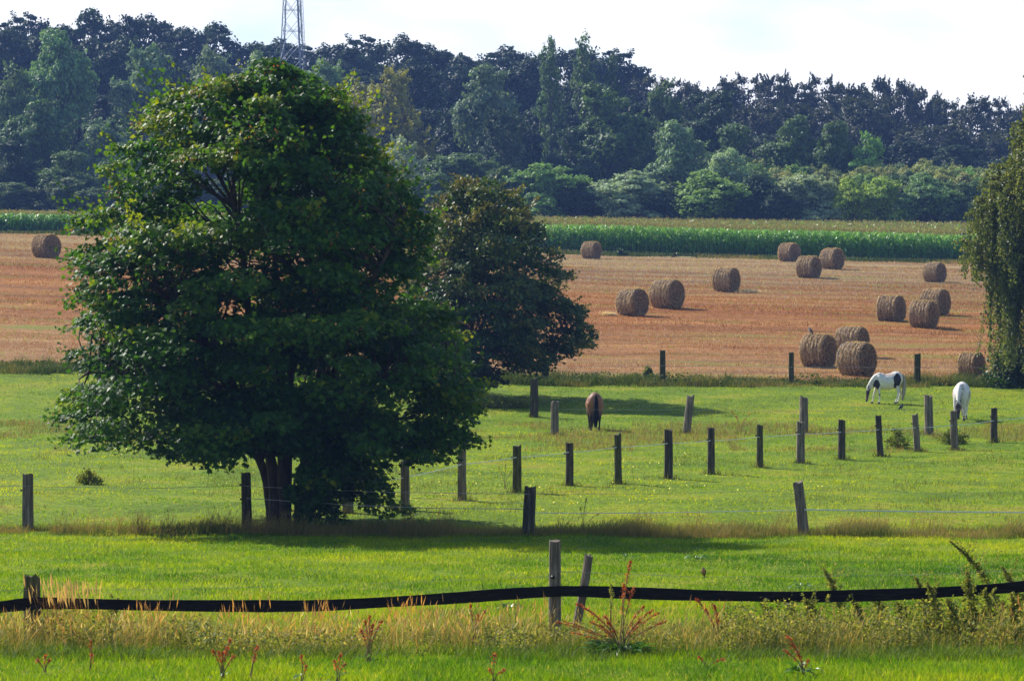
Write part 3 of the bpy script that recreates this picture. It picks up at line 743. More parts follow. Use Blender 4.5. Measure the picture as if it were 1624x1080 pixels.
# ------------------------------------------------------------------ wood on the hill: prototype meshes, each tree a thing of its own
def forest_proto(kind, seed):
    """tree of about 10 m width, 14 m height; returns (trunk mesh, crown mesh)."""
    rng = np.random.default_rng(seed)
    tr = MB(); cr_ = MB()
    H = 14.0
    lean = rng.normal(0, .3, 2)
    sp = [(0, 0, -1.0), (lean[0] * .3, lean[1] * .3, 4), (lean[0], lean[1], 8.5), (lean[0] * 1.2, lean[1], 12.5)]
    st = smoothline(sp, 4)
    tube(tr, st, np.linspace(.28, .05, len(st)), 7)
    puffs = []
    SUB = []
    if kind in ('broad', 'bush'):
        top = 11.0 if kind == 'broad' else 10.2
        SUB = [(rng.uniform(-.6, .6), rng.uniform(-.6, .6), top, rng.uniform(2.1, 2.9), rng.uniform(2.0, 2.8)), (0, 0, 7, 3.4, 4.0)]
        nsb = 7 if kind == 'broad' else 8
        for i in range(nsb):
            a = (i + rng.uniform(-.35, .35)) / nsb * 2 * np.pi; rr = rng.uniform(1.9, 3.3)
            zc = rng.uniform(3.2, 9.6) if kind == 'broad' else rng.uniform(1.8, 8.8)
            SUB.append((rr * math.cos(a), rr * math.sin(a), zc, rng.uniform(1.8, 2.8), rng.uniform(1.9, 3.1)))
        if kind == 'bush': SUB += [(rng.uniform(-2, 2), rng.uniform(-2, 2), 8.4, 2.2, 2.6) for _ in range(2)]
    if kind in ('broad', 'bush'):
        for (sx, sy, sz, sr, srz) in SUB:
            for i in range(int(4 + sr * 3.2)):
                d = rng.normal(size=3); d /= np.linalg.norm(d); d[2] = d[2] if d[2] > -.35 else -d[2]
                pr = rng.uniform(.55, 1.25); f = rng.uniform(.55, 1.0)
                puffs.append((sx + d[0] * sr * f, sy + d[1] * sr * f, max(.7, sz + d[2] * srz * f), pr, pr * rng.uniform(.5, .85)))
        per, ls = 170, 0.30
    elif kind == 'beech':
        npf = 70
        for i in range(npf):
            t = rng.uniform(0.08, 1.0) ; z = 1.0 + t * 12.0
            R = 5.0 * (1 - t ** 3.5) ** .6 * rng.uniform(.75, 1.1) + .8
            a = rng.uniform(0, 2 * np.pi); r = R * rng.uniform(.3, 1.0) ** .5
            pr = rng.uniform(.6, 1.2)
            puffs.append((r * math.cos(a), r * math.sin(a), z, pr, pr * rng.uniform(.5, 1.0)))
        per, ls = 150, 0.28
    elif kind == 'poplar':
        npf = 46
        for i in range(npf):
            t = rng.uniform(0.25, 1.0); z = 1.0 + t * 12.4
            R = 2.9 * (1 - (t - .45) ** 2 * 2.2) * rng.uniform(.7, 1.15)
            a = rng.uniform(0, 2 * np.pi); r = max(0, R * rng.uniform(.2, 1.0) ** .5)
            pr = rng.uniform(.55, 1.0)
            puffs.append((r * math.cos(a), r * math.sin(a), z, pr, pr * 1.3))
        per, ls = 85, 0.34
    for (x, y, z, pr, pz) in puffs:
        k = max(1, min(len(st) - 1, int((z - 1.5) / 12 * len(st))))
        b = st[max(0, k - 2)]
        mid = (b + np.array([x, y, z])) / 2 + np.array([0, 0, -.2])
        tube(tr, [b, mid, (x, y, z)], [.09, .05, .02], 4)
        n = int(per * (pr / 1.1) ** 1.6)
        d = rng.normal(size=(n, 3)); d /= np.linalg.norm(d, axis=1)[:, None]
        d[:, 2] = np.where(d[:, 2] < -.2, -d[:, 2] * rng.uniform(0, 1, n), d[:, 2])
        rad = rng.uniform(.6, 1.08, n)[:, None]
        P = np.array([x, y, z]) + d * rad * np.array([pr, pr, pz])
        out = P - np.array([0, 0, 6.0]); out /= np.linalg.norm(out, axis=1)[:, None]
        N = d * .7 + out * .35 + np.array([0, 0, .35]) + rng.normal(0, .5, (n, 3))
        ti = np.clip(0.45 + .25 * rng.normal() * .6 + rng.normal(0, .18, n), 0, 1)
        leaves(cr_, P, N, ls * rng.uniform(.6, 1.25, n), QUAD, rng, ti)
        if kind == 'beech' and rng.uniform() < .75:       # upswept feathery shoots
            for q in range(3):
                a = math.atan2(y, x) + rng.normal(0, .7); L = rng.uniform(1.0, 2.0); m_ = 18
                dv = np.array([math.cos(a) * .55, math.sin(a) * .55, .75]); t_ = rng.uniform(0, 1, m_)
                P2 = np.array([x, y, z]) + dv * (t_ * L)[:, None] + rng.normal(0, .13, (m_, 3)) * (1.3 - t_)[:, None]
                leaves(cr_, P2, rng.normal(size=(m_, 3)) + np.array([0, 0, .5]), .28, QUAD, rng, np.clip(rng.normal(.7, .12, m_), 0, 1))
        if rng.uniform() < .6:                            # stray twigs break the outline
            m_ = 26; a = math.atan2(y, x) + rng.normal(0, .8); L = pr * rng.uniform(1.1, 1.6)
            dv = np.array([math.cos(a), math.sin(a), rng.uniform(-.1, 1.1)]); t_ = rng.uniform(.3, 1, m_)
            P2 = np.array([x, y, z]) + dv * (t_ * L)[:, None] + rng.normal(0, .14, (m_, 3))
            leaves(cr_, P2, rng.normal(size=(m_, 3)) + np.array([0, 0, .8]), ls * .8, QUAD, rng, np.clip(rng.normal(.55, .15, m_), 0, 1))
    # loose leaves close the crown between the clusters
    if SUB:
        nf = 5200; q = rng.integers(0, len(SUB), nf); A_ = np.array(SUB)[q]
        d = rng.normal(size=(nf, 3)); d /= np.linalg.norm(d, axis=1)[:, None]
        P = A_[:, :3] + d * np.stack([A_[:, 3], A_[:, 3], A_[:, 4]], -1) * rng.uniform(.5, 1.0, nf)[:, None]; P[:, 2] = np.maximum(P[:, 2], .3); N = d + np.array([0, 0, .2]) + rng.normal(0, .55, (nf, 3))
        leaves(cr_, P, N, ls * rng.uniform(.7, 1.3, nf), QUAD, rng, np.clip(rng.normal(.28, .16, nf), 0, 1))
    else:
        nf = {'beech': 3000, 'poplar': 500}[kind]
        t = rng.uniform(.02, .93, nf); a = rng.uniform(0, 2 * np.pi, nf)
        R_ = 2.5 * (1 - (t - .45) ** 2 * 2.2) if kind == 'poplar' else 5.0 * (1 - t ** 3.5) ** .6 * .85 + .6
        r = R_ * (1 + .16 * np.sin(a * 5 + t * 9)) * rng.uniform(.55, .95, nf)
        P = np.stack([r * np.cos(a), r * np.sin(a), 1.0 + t * 12.2 - .3], -1)
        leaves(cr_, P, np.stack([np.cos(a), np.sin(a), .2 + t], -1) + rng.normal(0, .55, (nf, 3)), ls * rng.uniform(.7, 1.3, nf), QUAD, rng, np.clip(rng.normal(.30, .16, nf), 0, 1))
    return tr.mesh('trunk', M['fbark']), cr_.mesh('crown', M['forest'])

PROTO = {
    'broad': [forest_proto('broad', 101 + i) for i in range(6)],
    'beech': [forest_proto('beech', 201 + i) for i in range(3)],
    'poplar': [forest_proto('poplar', 301 + i) for i in range(2)],
    'bush': [forest_proto('bush', 401 + i) for i in range(5)],
}
_fr = random.Random(5)

def forest_tree(name, kind, px, top, wpx, D, tint, label, group=None, cat='tree'):
    X = (px - 812) / F_PX * D
    gz = tz(X, D)
    h = at(px, top, D).z - gz
    w = wpx / ppm(D)
    if kind == 'bush' and group is None: w *= 1.22
    t = empty(name, (X, D, gz), _fr.uniform(0, 6.28))
    tag(t, label, cat, group)
    trm, crm = _fr.choice(PROTO[kind])
    a = bpy.data.objects.new('trunk', trm); b = bpy.data.objects.new('crown', crm)
    for o in (a, b):
        COL.objects.link(o); o.parent = t; o.scale = (w / 10.4, w / 10.4, h / 13.9)
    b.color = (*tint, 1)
    return t

# tints (leaf albedo)
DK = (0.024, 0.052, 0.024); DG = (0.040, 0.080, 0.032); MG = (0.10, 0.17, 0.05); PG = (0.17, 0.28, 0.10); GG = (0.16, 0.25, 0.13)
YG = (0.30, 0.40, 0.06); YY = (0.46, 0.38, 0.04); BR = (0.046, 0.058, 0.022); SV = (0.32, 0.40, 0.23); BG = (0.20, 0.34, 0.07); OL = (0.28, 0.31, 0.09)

def jt(t, s=0.12):
    k = 1 + _fr.uniform(-s, s)
    return tuple(max(0.005, c * k * (1 + _fr.uniform(-.06, .06))) for c in t)

def skyl(x):
    return float(np.interp(x, [-60, 60, 150, 230, 290, 330, 380, 440, 500, 560, 640, 690, 740, 800, 860, 930, 970, 1000, 1060, 1140, 1250, 1330, 1400, 1450, 1520, 1600, 1700],
                           [20, 20, 18, 22, 28, 44, 42, 64, 62, 62, 50, 68, 72, 66, 72, 58, 84, 112, 116, 128, 116, 124, 130, 142, 148, 156, 160]))
ORD = 'first second third fourth fifth sixth seventh eighth ninth tenth eleventh twelfth thirteenth fourteenth fifteenth sixteenth seventeenth eighteenth nineteenth twentieth'.split()
def ordn(i): return ORD[i] if i < 20 else ('twenty ' + ORD[i - 20] if i < 39 else 'last')
cnt_ = {True: 0, False: 0}
x = -50
while x < 1690:                        # skyline row
    beech = x > 1010
    w = _fr.uniform(78, 110) if beech else _fr.uniform(115, 165)
    forest_tree('beech_tree' if beech else 'oak_tree', 'beech' if beech else 'broad', x, skyl(x) + _fr.uniform(-9, 9), w, _fr.uniform(560, 590), jt(BR if beech else DK),
                (ordn(cnt_[beech]) + ' feathery brownish green tree along the falling right skyline') if beech else (ordn(cnt_[beech]) + ' dense dark tree from the left along the high skyline'),
                'feathery skyline trees' if beech else 'dense skyline trees')
    x += w * (0.42 if beech else .36); cnt_[beech] += 1
x = -50
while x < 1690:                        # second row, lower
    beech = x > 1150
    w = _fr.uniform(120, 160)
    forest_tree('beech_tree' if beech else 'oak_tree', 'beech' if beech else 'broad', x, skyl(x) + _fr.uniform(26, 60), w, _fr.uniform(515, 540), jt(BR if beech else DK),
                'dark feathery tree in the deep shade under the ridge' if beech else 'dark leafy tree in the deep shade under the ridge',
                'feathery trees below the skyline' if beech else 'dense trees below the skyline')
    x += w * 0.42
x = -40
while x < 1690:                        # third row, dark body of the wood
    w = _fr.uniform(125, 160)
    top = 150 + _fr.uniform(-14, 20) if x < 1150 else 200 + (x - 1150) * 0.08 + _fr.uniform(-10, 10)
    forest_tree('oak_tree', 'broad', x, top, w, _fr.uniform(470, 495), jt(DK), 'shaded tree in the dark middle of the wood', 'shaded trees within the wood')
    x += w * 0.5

FEATURED = [
    # name, kind, px, top, width, D, tint, label
    ('ash_tree', 'broad', 92, 40, 128, 466, PG, 'large pale green tree high at the far left of the wood'),
    ('ash_tree', 'broad', 25, 92, 90, 462, MG, 'rounded mid green tree left of the large pale green tree'),
    ('ash_tree', 'broad', 232, 58, 125, 466, GG, 'grey green spreading tree with bright top left of the maple crown'),
    ('ash_tree', 'broad', 330, 66, 120, 468, GG, 'grey green tree showing just above the maple crown'),
    ('ash_tree', 'broad', 410, 84, 100, 462, PG, 'pale green tree below the lattice tower, left of its legs'),
    ('ash_tree', 'broad', 520, 84, 125, 464, PG, 'pale green tree right of the lattice tower foot'),
    ('sycamore_tree', 'broad', 60, 156, 120, 432, MG, 'grey green tree in the lower left of the wood'),
    ('sycamore_tree', 'broad', 150, 182, 110, 428, GG, 'blue green tree standing by the dark gap in the left wood'),
    ('sycamore_tree', 'broad', 22, 215, 110, 416, DG, 'dark blue green tree at the left edge above the maize'),
    ('sycamore_tree', 'broad', 105, 232, 120, 412, MG, 'mid green tree above the maize at the left'),
    ('sycamore_tree', 'broad', 195, 225, 90, 408, MG, 'mid green tree above the maize beside the maple crown'),
    ('sycamore_tree', 'broad', 270, 200, 110, 420, MG, 'mid green tree half hidden by the maple crown'),
    ('sycamore_tree', 'broad', 390, 190, 130, 420, DG, 'dark green tree glimpsed through the maple top'),
    ('sycamore_tree', 'broad', 500, 200, 130, 420, DG, 'dark green tree right behind the maple top'),
    ('beech_tree', 'beech', 612, 104, 138, 452, (0.26, 0.25, 0.03), 'tree with yellow autumn tips right of the maple'),
    ('beech_tree', 'beech', 560, 150, 90, 446, OL, 'olive green tree between the maple and the yellow tipped tree'),
    ('willow_tree', 'beech', 634, 216, 92, 424, SV, 'silvery whitish willow below the yellow tipped tree'),
    ('oak_tree', 'broad', 775, 100, 120, 462, GG, 'grey green tree with a tall rounded top in the dark centre of the wood'),
    ('spruce_tree', 'beech', 800, 168, 92, 440, DG, 'dark cone shaped tree in the centre of the wood'),
    ('poplar_tree', 'poplar', 872, 66, 80, 480, MG, 'airy upright poplar, first from the left of the tall pair'),
    ('poplar_tree', 'poplar', 928, 56, 92, 480, MG, 'airy upright poplar, tallest on the skyline right of centre'),
    ('poplar_tree', 'poplar', 972, 88, 66, 476, DG, 'small upright poplar where the skyline steps down'),
    ('oak_tree', 'broad', 962, 136, 165, 448, MG, 'broad green oak below the tall poplars'),
    ('oak_tree', 'broad', 1052, 120, 90, 470, MG, 'mid green tree on the skyline step right of the poplars'),
    ('oak_tree', 'broad', 1130, 148, 130, 462, DG, 'dark green tree behind the pale hillside tree'),
    ('oak_tree', 'broad', 905, 190, 95, 436, DG, 'dark green tree between the cone shaped tree and the broad oak'),
    ('willow_tree', 'broad', 1072, 190, 118, 428, GG, 'blue grey leaved tree right of the broad oak'),
    ('oak_tree', 'broad', 1160, 184, 110, 438, MG, 'dull green tree above the bright green hedge tree'),
    ('oak_tree', 'broad', 1255, 186, 110, 440, MG, 'green round tree at the left of the terrace of trees before the dark beeches'),
    ('oak_tree', 'broad', 1322, 190, 105, 438, MG, 'green round tree at the middle of the terrace of trees before the dark beeches'),
    ('oak_tree', 'broad', 1378, 204, 80, 434, BG, 'green round tree at the right end of the terrace of trees before the dark beeches'),
    ('willow_tree', 'broad', 1152, 234, 100, 412, SV, 'pale silvery tree just above the bright green hedge tree'),
    ('hazel_tree', 'bush', 735, 226, 128, 408, MG, 'mid green hedge tree behind the cherry tree top'),
    ('hazel_tree', 'bush', 690, 262, 90, 402, MG, 'green hedge tree between maple and cherry tree'),
    ('hazel_tree', 'bush', 800, 252, 80, 402, MG, 'smaller green hedge tree right of the cherry tree top'),
    ('hazel_tree', 'bush', 862, 246, 110, 400, BG, 'hedge tree with bright yellow green top above the maize corner'),
    ('hazel_tree', 'bush', 918, 280, 60, 398, BR, 'low brownish hedge bush between two green hedge trees'),
    ('willow_tree', 'bush', 997, 260, 128, 400, SV, 'rounded silvery green hedge tree in the middle of the hedge'),
    ('hazel_tree', 'bush', 1062, 288, 60, 398, DG, 'dark low bush right of the rounded silvery hedge tree'),
    ('hazel_tree', 'bush', 1125, 258, 115, 397, BG, 'bright green hedge tree above the maize'),
    ('hazel_tree', 'bush', 1200, 262, 78, 397, DG, 'dark green hedge tree between the bright green and the pale one'),
    ('willow_tree', 'bush', 1280, 262, 108, 397, SV, 'pale whitish green hedge tree above the bales'),
    ('hazel_tree', 'bush', 1347, 270, 62, 396, (0.34, 0.44, 0.03), 'narrow yellow green hedge tree right of the pale whitish one'),
    ('hazel_tree', 'bush', 1400, 266, 74, 396, YG, 'yellow green hedge tree, wider than the narrow one beside it'),
    ('willow_tree', 'bush', 1468, 262, 100, 397, PG, 'pale green hedge tree with bare twigs left of the birch'),
    ('hazel_tree', 'bush', 1535, 278, 80, 397, MG, 'green hedge tree next to the birch'),
    ('hazel_tree', 'bush', 1600, 270, 90, 397, DG, 'dark hedge tree behind the weeping birch'),
    ('hazel_tree', 'bush', 1235, 290, 60, 394, DG, 'low dark bush at the foot of the pale whitish hedge tree'),
]
for (nm, kd, px, tp, wd, D, tn, lb) in FEATURED:
    forest_tree(nm, kd, px, tp, wd, D, jt(tn, .06), lb)
# plantation of low olive trees behind the hedge on the right
for r, (D, ty) in enumerate(((446, 243), (434, 248), (422, 253), (411, 260))):
    x = 1185 + r * 9
    while x < 1660:
        tn = _fr.choice([OL, OL, MG, BG])
        forest_tree('young_tree', 'bush', x, ty + max(0, (x - 1450) * 0.07) + _fr.uniform(-4, 4), _fr.uniform(66, 90), D + _fr.uniform(-3, 3), jt(tn), 'low olive green young tree in the plantation before the dark wood', 'young plantation trees')
        x += _fr.uniform(25, 36)
# dark underwood closing the foot of the wood
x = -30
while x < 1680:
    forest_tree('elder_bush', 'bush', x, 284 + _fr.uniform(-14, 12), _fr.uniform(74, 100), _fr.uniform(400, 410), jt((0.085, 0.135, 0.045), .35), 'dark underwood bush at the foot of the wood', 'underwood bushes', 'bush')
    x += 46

# ------------------------------------------------------------------ the maple
def leafy_tree(name, label, cat, D, cpx, env, base_px, n_puff, per, lsize, shape, mat, bark, seed, stems, flat=0.45, pr_rng=(.5, .95), depth_cap=5.2,
               skip=None, tips=None, tint_c=0.4, droop=0.25, upfrac=1.0, axial=False, seeds=False, branch_r=0.04, topspiky=False, hpow=.75):
    rng = np.random.default_rng(seed)
    k = D / F_PX
    X0 = (base_px - 812) * k; gz = tz(X0, D)
    root = empty(name, (X0, D, gz)); tag(root, label, cat)
    ey = np.array([e[0] for e in env], float)
    ez = np.array([at(cpx, y, D).z - gz for y in ey])          # heights
    el = np.array([(cpx - e[1]) * k for e in env]); er = np.array([(e[2] - cpx) * k for e in env])
    o = np.argsort(ez); ez, el, er = ez[o], el[o], er[o]
    cx = (cpx - base_px) * k
    z0, z1 = ez[0], ez[-1]
    tr = MB(); st_all = []
    for S_ in stems:
        P = smoothline([((p[0] - base_px) * k, p[2], (at(p[0], p[1], D).z - gz)) for p in S_['pts']], 6)
        P[0][2] = -0.3
        tube(tr, P, np.linspace(S_['r'][0], S_['r'][1], len(P)), 9, jitter=.10, rng=rng)
        st_all.append(P)
    ST = np.concatenate(st_all)
    cr_ = MB(); sd = MB(); cnt = 0; tries = 0
    wz = np.linspace(z0, z1, 200); area = np.interp(wz, ez, (el + er)) ** hpow; cdf = np.cumsum(area); cdf /= cdf[-1]
    while cnt < n_puff and tries < n_puff * 6:
        tries += 1
        z = float(np.interp(rng.uniform(), cdf, wz))
        a = rng.uniform(0, 2 * np.pi); c = math.cos(a)
        Rl, Rr = np.interp(z, ez, el), np.interp(z, ez, er)
        R = Rl * (1 - c) / 2 + Rr * (1 + c) / 2
        if abs(math.sin(a)) > .5: R = min(R, depth_cap)
        rr = rng.uniform(0.04, 1.0) ** 0.42
        pr = rng.uniform(*pr_rng) * (0.75 + 0.25 * min(1, R / 3))
        r = max(0.0, R * rr * rng.uniform(.95, 1.06) - pr * .55)
        x, y = cx + r * c, r * math.sin(a)
        fpx = base_px + x / k; fpy = 540 - 0  # photo position for the skip test
        zz = z - pr * .25
        py_ = HORIZON + F_PX * (CAM_Z - (gz + zz)) / D
        if skip is not None and skip(fpx, py_, y, rng): continue
        cnt += 1
        # branch to this cluster
        tgt = np.array([x, y, zz])
        dd = ST - tgt; hor = np.hypot(dd[:, 0], dd[:, 1])
        cost = hor + np.abs(dd[:, 2] + 0.45 * hor + .3) * 1.2 + np.clip(1.7 - ST[:, 2], 0, 9) * 2.5
        b = ST[np.argmin(cost)]
        L = np.linalg.norm(tgt - b)
        m1 = b + (tgt - b) * .45 + np.array([0, 0, .10 * L]) + rng.normal(0, .06 * L, 3)
        tube(tr, [b, m1, tgt], [branch_r * (0.5 + .22 * L), branch_r * .45 * (0.5 + .18 * L), .007], 5)
        ht = (z - z0) / (z1 - z0)
        n = int(per * (pr / .7) ** 2 * (1.0 if y < 1.5 else .6))
        d = rng.normal(size=(n, 3)); d /= np.linalg.norm(d, axis=1)[:, None]
        fl = rng.uniform(0, 1, n)
        d[:, 2] = np.where((d[:, 2] < 0) & (fl < .6 * upfrac), -d[:, 2], d[:, 2])
        rad = rng.uniform(.35, 1.0, n) ** .6
        pz = pr * flat * rng.uniform(.8, 1.3) * (1.7 if topspiky and ht > .62 else 1)
        P = tgt + d * rad[:, None] * np.array([pr, pr, pz])
        outd = np.array([math.cos(a), math.sin(a), 0])
        # pads droop outwards
        P[:, 2] -= 0.22 * ((P[:, 0] - x) * outd[0] + (P[:, 1] - y) * outd[1])
        N = np.array([0, 0, .75]) + outd * .45 + d * .35 + rng.normal(0, .42, (n, 3))
        ax = outd * .8 + np.array([0, 0, -.45]) + rng.normal(0, .55, (n, 3)) if not (topspiky and ht > .62) else outd * .4 + np.array([0, 0, .5]) + rng.normal(0, .5, (n, 3))
        tc = tint_c + 0.30 * (ht - .5) + (0.20 * ((rr - .8) / .2) if rr > .8 else -.08) + rng.normal(0, .14) + (0.1 if c < 0 and ht > .6 else 0)  # yellower outer tips; lighter top and upper left are sunlight painted into the tint
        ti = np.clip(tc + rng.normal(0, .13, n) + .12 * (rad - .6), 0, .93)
        if seeds and rng.uniform() < .025: ti[: max(3, n // 30)] = 1.0
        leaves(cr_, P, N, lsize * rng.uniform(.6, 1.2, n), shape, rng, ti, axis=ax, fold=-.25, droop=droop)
        # a few leading twigs with smaller leaves outside the pad
        if rr > .75:
            for q in range(3):
                m_ = 9; t_ = np.linspace(.5, 1.22, m_); aa = a + rng.normal(0, .7)
                up = rng.uniform(-.2, .5) if ht < .6 else rng.uniform(.1, 1.1)
                dv = np.array([math.cos(aa), math.sin(aa), up])
                P2 = tgt + dv * (t_ * pr)[:, None] + rng.normal(0, .05, (m_, 3)); P2[:, 2] -= .08 * t_ ** 2
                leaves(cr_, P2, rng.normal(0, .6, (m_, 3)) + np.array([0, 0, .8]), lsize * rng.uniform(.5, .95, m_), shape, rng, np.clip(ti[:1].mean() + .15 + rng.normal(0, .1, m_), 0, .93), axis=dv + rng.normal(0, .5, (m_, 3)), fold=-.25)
                tube(tr, [tgt, P2[m_ // 2], P2[-1]], [.008, .006, .003], 3)
        if seeds and (ht > .45) and rng.uniform() < .45:
            m_ = 16; P3 = tgt + rng.normal(0, .12, (m_, 3)) + outd * pr * .7 + np.array([0, 0, -.05])
            leaves(sd, P3, rng.normal(size=(m_, 3)), .075, OVAL, rng, rng.uniform(0, 1, m_))
    tr.build('trunk', bark, root)
    cr_.build('crown', mat, root)
    if seeds: 
        q = sd.build('seed_clusters', M['seeds'], root); q['label'] = 'reddish brown hanging seed bunches'; q['kind'] = 'stuff'
    return root

ENV_M = [(96, 385, 450), (112, 335, 500), (130, 300, 540), (160, 218, 572), (200, 206, 580), (232, 158, 598), (262, 142, 640), (290, 160, 680), (320, 148, 705), (350, 108, 708), (400, 100, 700),
         (450, 106, 704), (485, 122, 735), (520, 116, 772), (545, 74, 800), (580, 58, 796), (620, 92, 768), (660, 92, 768), (700, 160, 752), (728, 330, 738), (760, 396, 670), (812, 420, 625)]
def skip_maple(px, py, y, rng):
    if 285 < px < 400 and 262 < py < 372 and y < 2.2: return rng.uniform() < .9       # the open window showing limbs
    if px < 200 and 278 < py < 306: return rng.uniform() < .7
    if 560 < px and 150 < py < 240: return rng.uniform() < .6
    if px < 120 and 590 < py < 640: return rng.uniform() < .6
    if px < 425 and py > 722: return True
    if px < 485 and py > 722: return y < 2.5
    if px < 495 and py > 780: return True
    if px > 620 and py > 745: return True
    return False
def m_stem(pts, r): return {'pts': pts, 'r': r}
leafy_tree('maple_tree', 'big dark green maple with several stems beside the middle fence', 'tree', 87.2, 430, ENV_M, 450, 690, 200, 0.145, MAPLE, M['maple'], M['bark'], 7,
           [m_stem([(437, 846, -.1), (432, 740, -.1), (405, 640, -.3), (395, 480, -.4), (372, 330, -.3), (300, 200, 0)], (.16, .03)),
            m_stem([(455, 848, -.25), (448, 740, -.3), (450, 620, -.4), (440, 430, -.5), (420, 280, -.2), (400, 130, 0)], (.13, .03)),
            m_stem([(472, 846, .15), (482, 740, .2), (505, 620, .3), (520, 450, .5), (510, 300, .3), (470, 150, .3)], (.15, .03)),
            m_stem([(478, 846, 0), (510, 750, -.3), (580, 640, -.6), (660, 560, -.9), (720, 540, -.9)], (.13, .02)),
            m_stem([(432, 846, .2), (410, 730, .3), (330, 640, .5), (230, 600, .4), (140, 590, .2)], (.13, .02)),
            m_stem([(440, 740, .1), (340, 560, -.8), (270, 470, -1.0), (235, 430, -1.0)], (.08, .02)),
            m_stem([(480, 760, .2), (570, 500, -1.5), (620, 400, -2.0), (650, 330, -2)], (.09, .02)),
            m_stem([(455, 640, .2), (480, 450, 2.0), (560, 330, 2.5), (600, 280, 2)], (.09, .02))],
           skip=skip_maple, seeds=True, tint_c=.33, pr_rng=(.48, .88), flat=.42)

ENV_C = [(286, 735, 800), (300, 700, 812), (318, 694, 838), (345, 680, 850), (380, 668, 872), (410, 640, 905), (440, 630, 910), (480, 605, 930), (510, 585, 958), (540, 580, 952), (566, 605, 905), (588, 660, 850), (606, 700, 790)]
leafy_tree('cherry_tree', 'layered dark green cherry tree with brownish top right of the maple', 'tree', 151.0, 752, ENV_C, 722, 430, 130, 0.19, OVAL * np.array([1.2, 1.15]), M['cherry'], M['bark'], 17,
           [m_stem([(722, 640, 0), (734, 600, 0), (748, 520, 0), (755, 420, 0), (760, 300, 0)], (.17, .03)),
            m_stem([(742, 600, 0), (800, 545, -.5), (860, 530, -.8), (905, 515, -.8)], (.08, .015)),
            m_stem([(742, 620, 0), (680, 545, -.5), (630, 520, -.5)], (.08, .015)),
            m_stem([(746, 560, 0), (790, 460, .5), (840, 410, .5), (870, 395, .5)], (.07, .015))],
           flat=.38, pr_rng=(.5, .9), depth_cap=4.6, tint_c=.42, topspiky=True, branch_r=.03, hpow=1.15)

# ------------------------------------------------------------------ weeping birch at the right edge
def birch():
    rng = np.random.default_rng(77)
    D = 158.5; bpx = 1652; k = D / F_PX
    X0 = (bpx - 812) * k; gz = tz(X0, D)
    root = empty('weeping_birch', (X0, D, gz)); tag(root, 'weeping birch with hanging leafy curtains at the right edge', 'tree')
    Z = lambda py: at(bpx, py, D).z - gz
    tr = MB(); trunk = smoothline([(0, 0, -.3), (.1, 0, 4), (-.1, .1, 8), (.1, 0, 12), (0, 0, Z(110))], 5)
    tube(tr, trunk, np.linspace(.24, .03, len(trunk)), 9, jitter=.06, rng=rng)
    ys = [110, 150, 200, 250, 285, 340, 380, 440]; rs = [3, 12, 42, 70, 100, 116, 122, 118]
    P_all, T_all = [], []
    for i in range(2100):
        if i % 9 == 0: an_py = rng.uniform(112, 425); an_a = rng.uniform(0, 2 * np.pi); an_f = rng.uniform(.15, 1) ** .5 * rng.uniform(.88, 1.08)
        py = an_py + rng.normal(0, 5); R = np.interp(py, ys, rs) * k
        r = R * an_f; z = Z(py)
        x, y = r * math.cos(an_a) + rng.normal(0, .22), r * math.sin(an_a) + rng.normal(0, .22)
        if r > 84 * k: zend = max(Z(458) + rng.uniform(-.3, 2.4), z - rng.uniform(1.2, 4.6))
        else: zend = max(0.5 + rng.uniform(0, .8), z - rng.uniform(2.0, 6.5))
        if zend > z - .6: zend = z - .6
        b = trunk[np.argmin(np.abs(trunk[:, 2] - (z - .9 * r * .8)))]
        if i % 3 == 0: tube(tr, [b, (b + np.array([x, y, z])) / 2 + np.array([0, 0, .3]), (x, y, z)], [.05, .03, .01], 4)
        L = z - zend; n = int(L * 30)
        t = rng.uniform(0, 1, n); sw = rng.normal(0, .12, 2)
        P = np.stack([x + sw[0] * t * L * .5 + rng.normal(0, .07, n), y + sw[1] * t * L * .5 + rng.normal(0, .07, n), z - t * L + .25 * np.sin(np.minimum(t * L, .8) * 3.9)], -1)
        P_all.append(P); T_all.append(np.clip(rng.normal(.45, .2, n) + .15 * rng.normal(), 0, 1))
        if i % 2 == 0: tube(tr, [(x, y, z), (x + sw[0] * L * .25, y + sw[1] * L * .25, z - L * .5), (x + sw[0] * L * .5, y + sw[1] * L * .5, zend)], [.012, .009, .006], 3)
    P = np.concatenate(P_all); T = np.concatenate(T_all); n = len(P)
    c = MB()
    leaves(c, P, rng.normal(0, 1, (n, 3)) + np.array([0, -.2, .2]), 0.12 * rng.uniform(.6, 1.3, n), OVAL * np.array([1.5, 1]), rng, T, axis=rng.normal(0, .6, (n, 3)) + np.array([0, 0, -.9]))
    tr.build('trunk', M['bark'], root); c.build('crown', M['birch'], root)
birch()

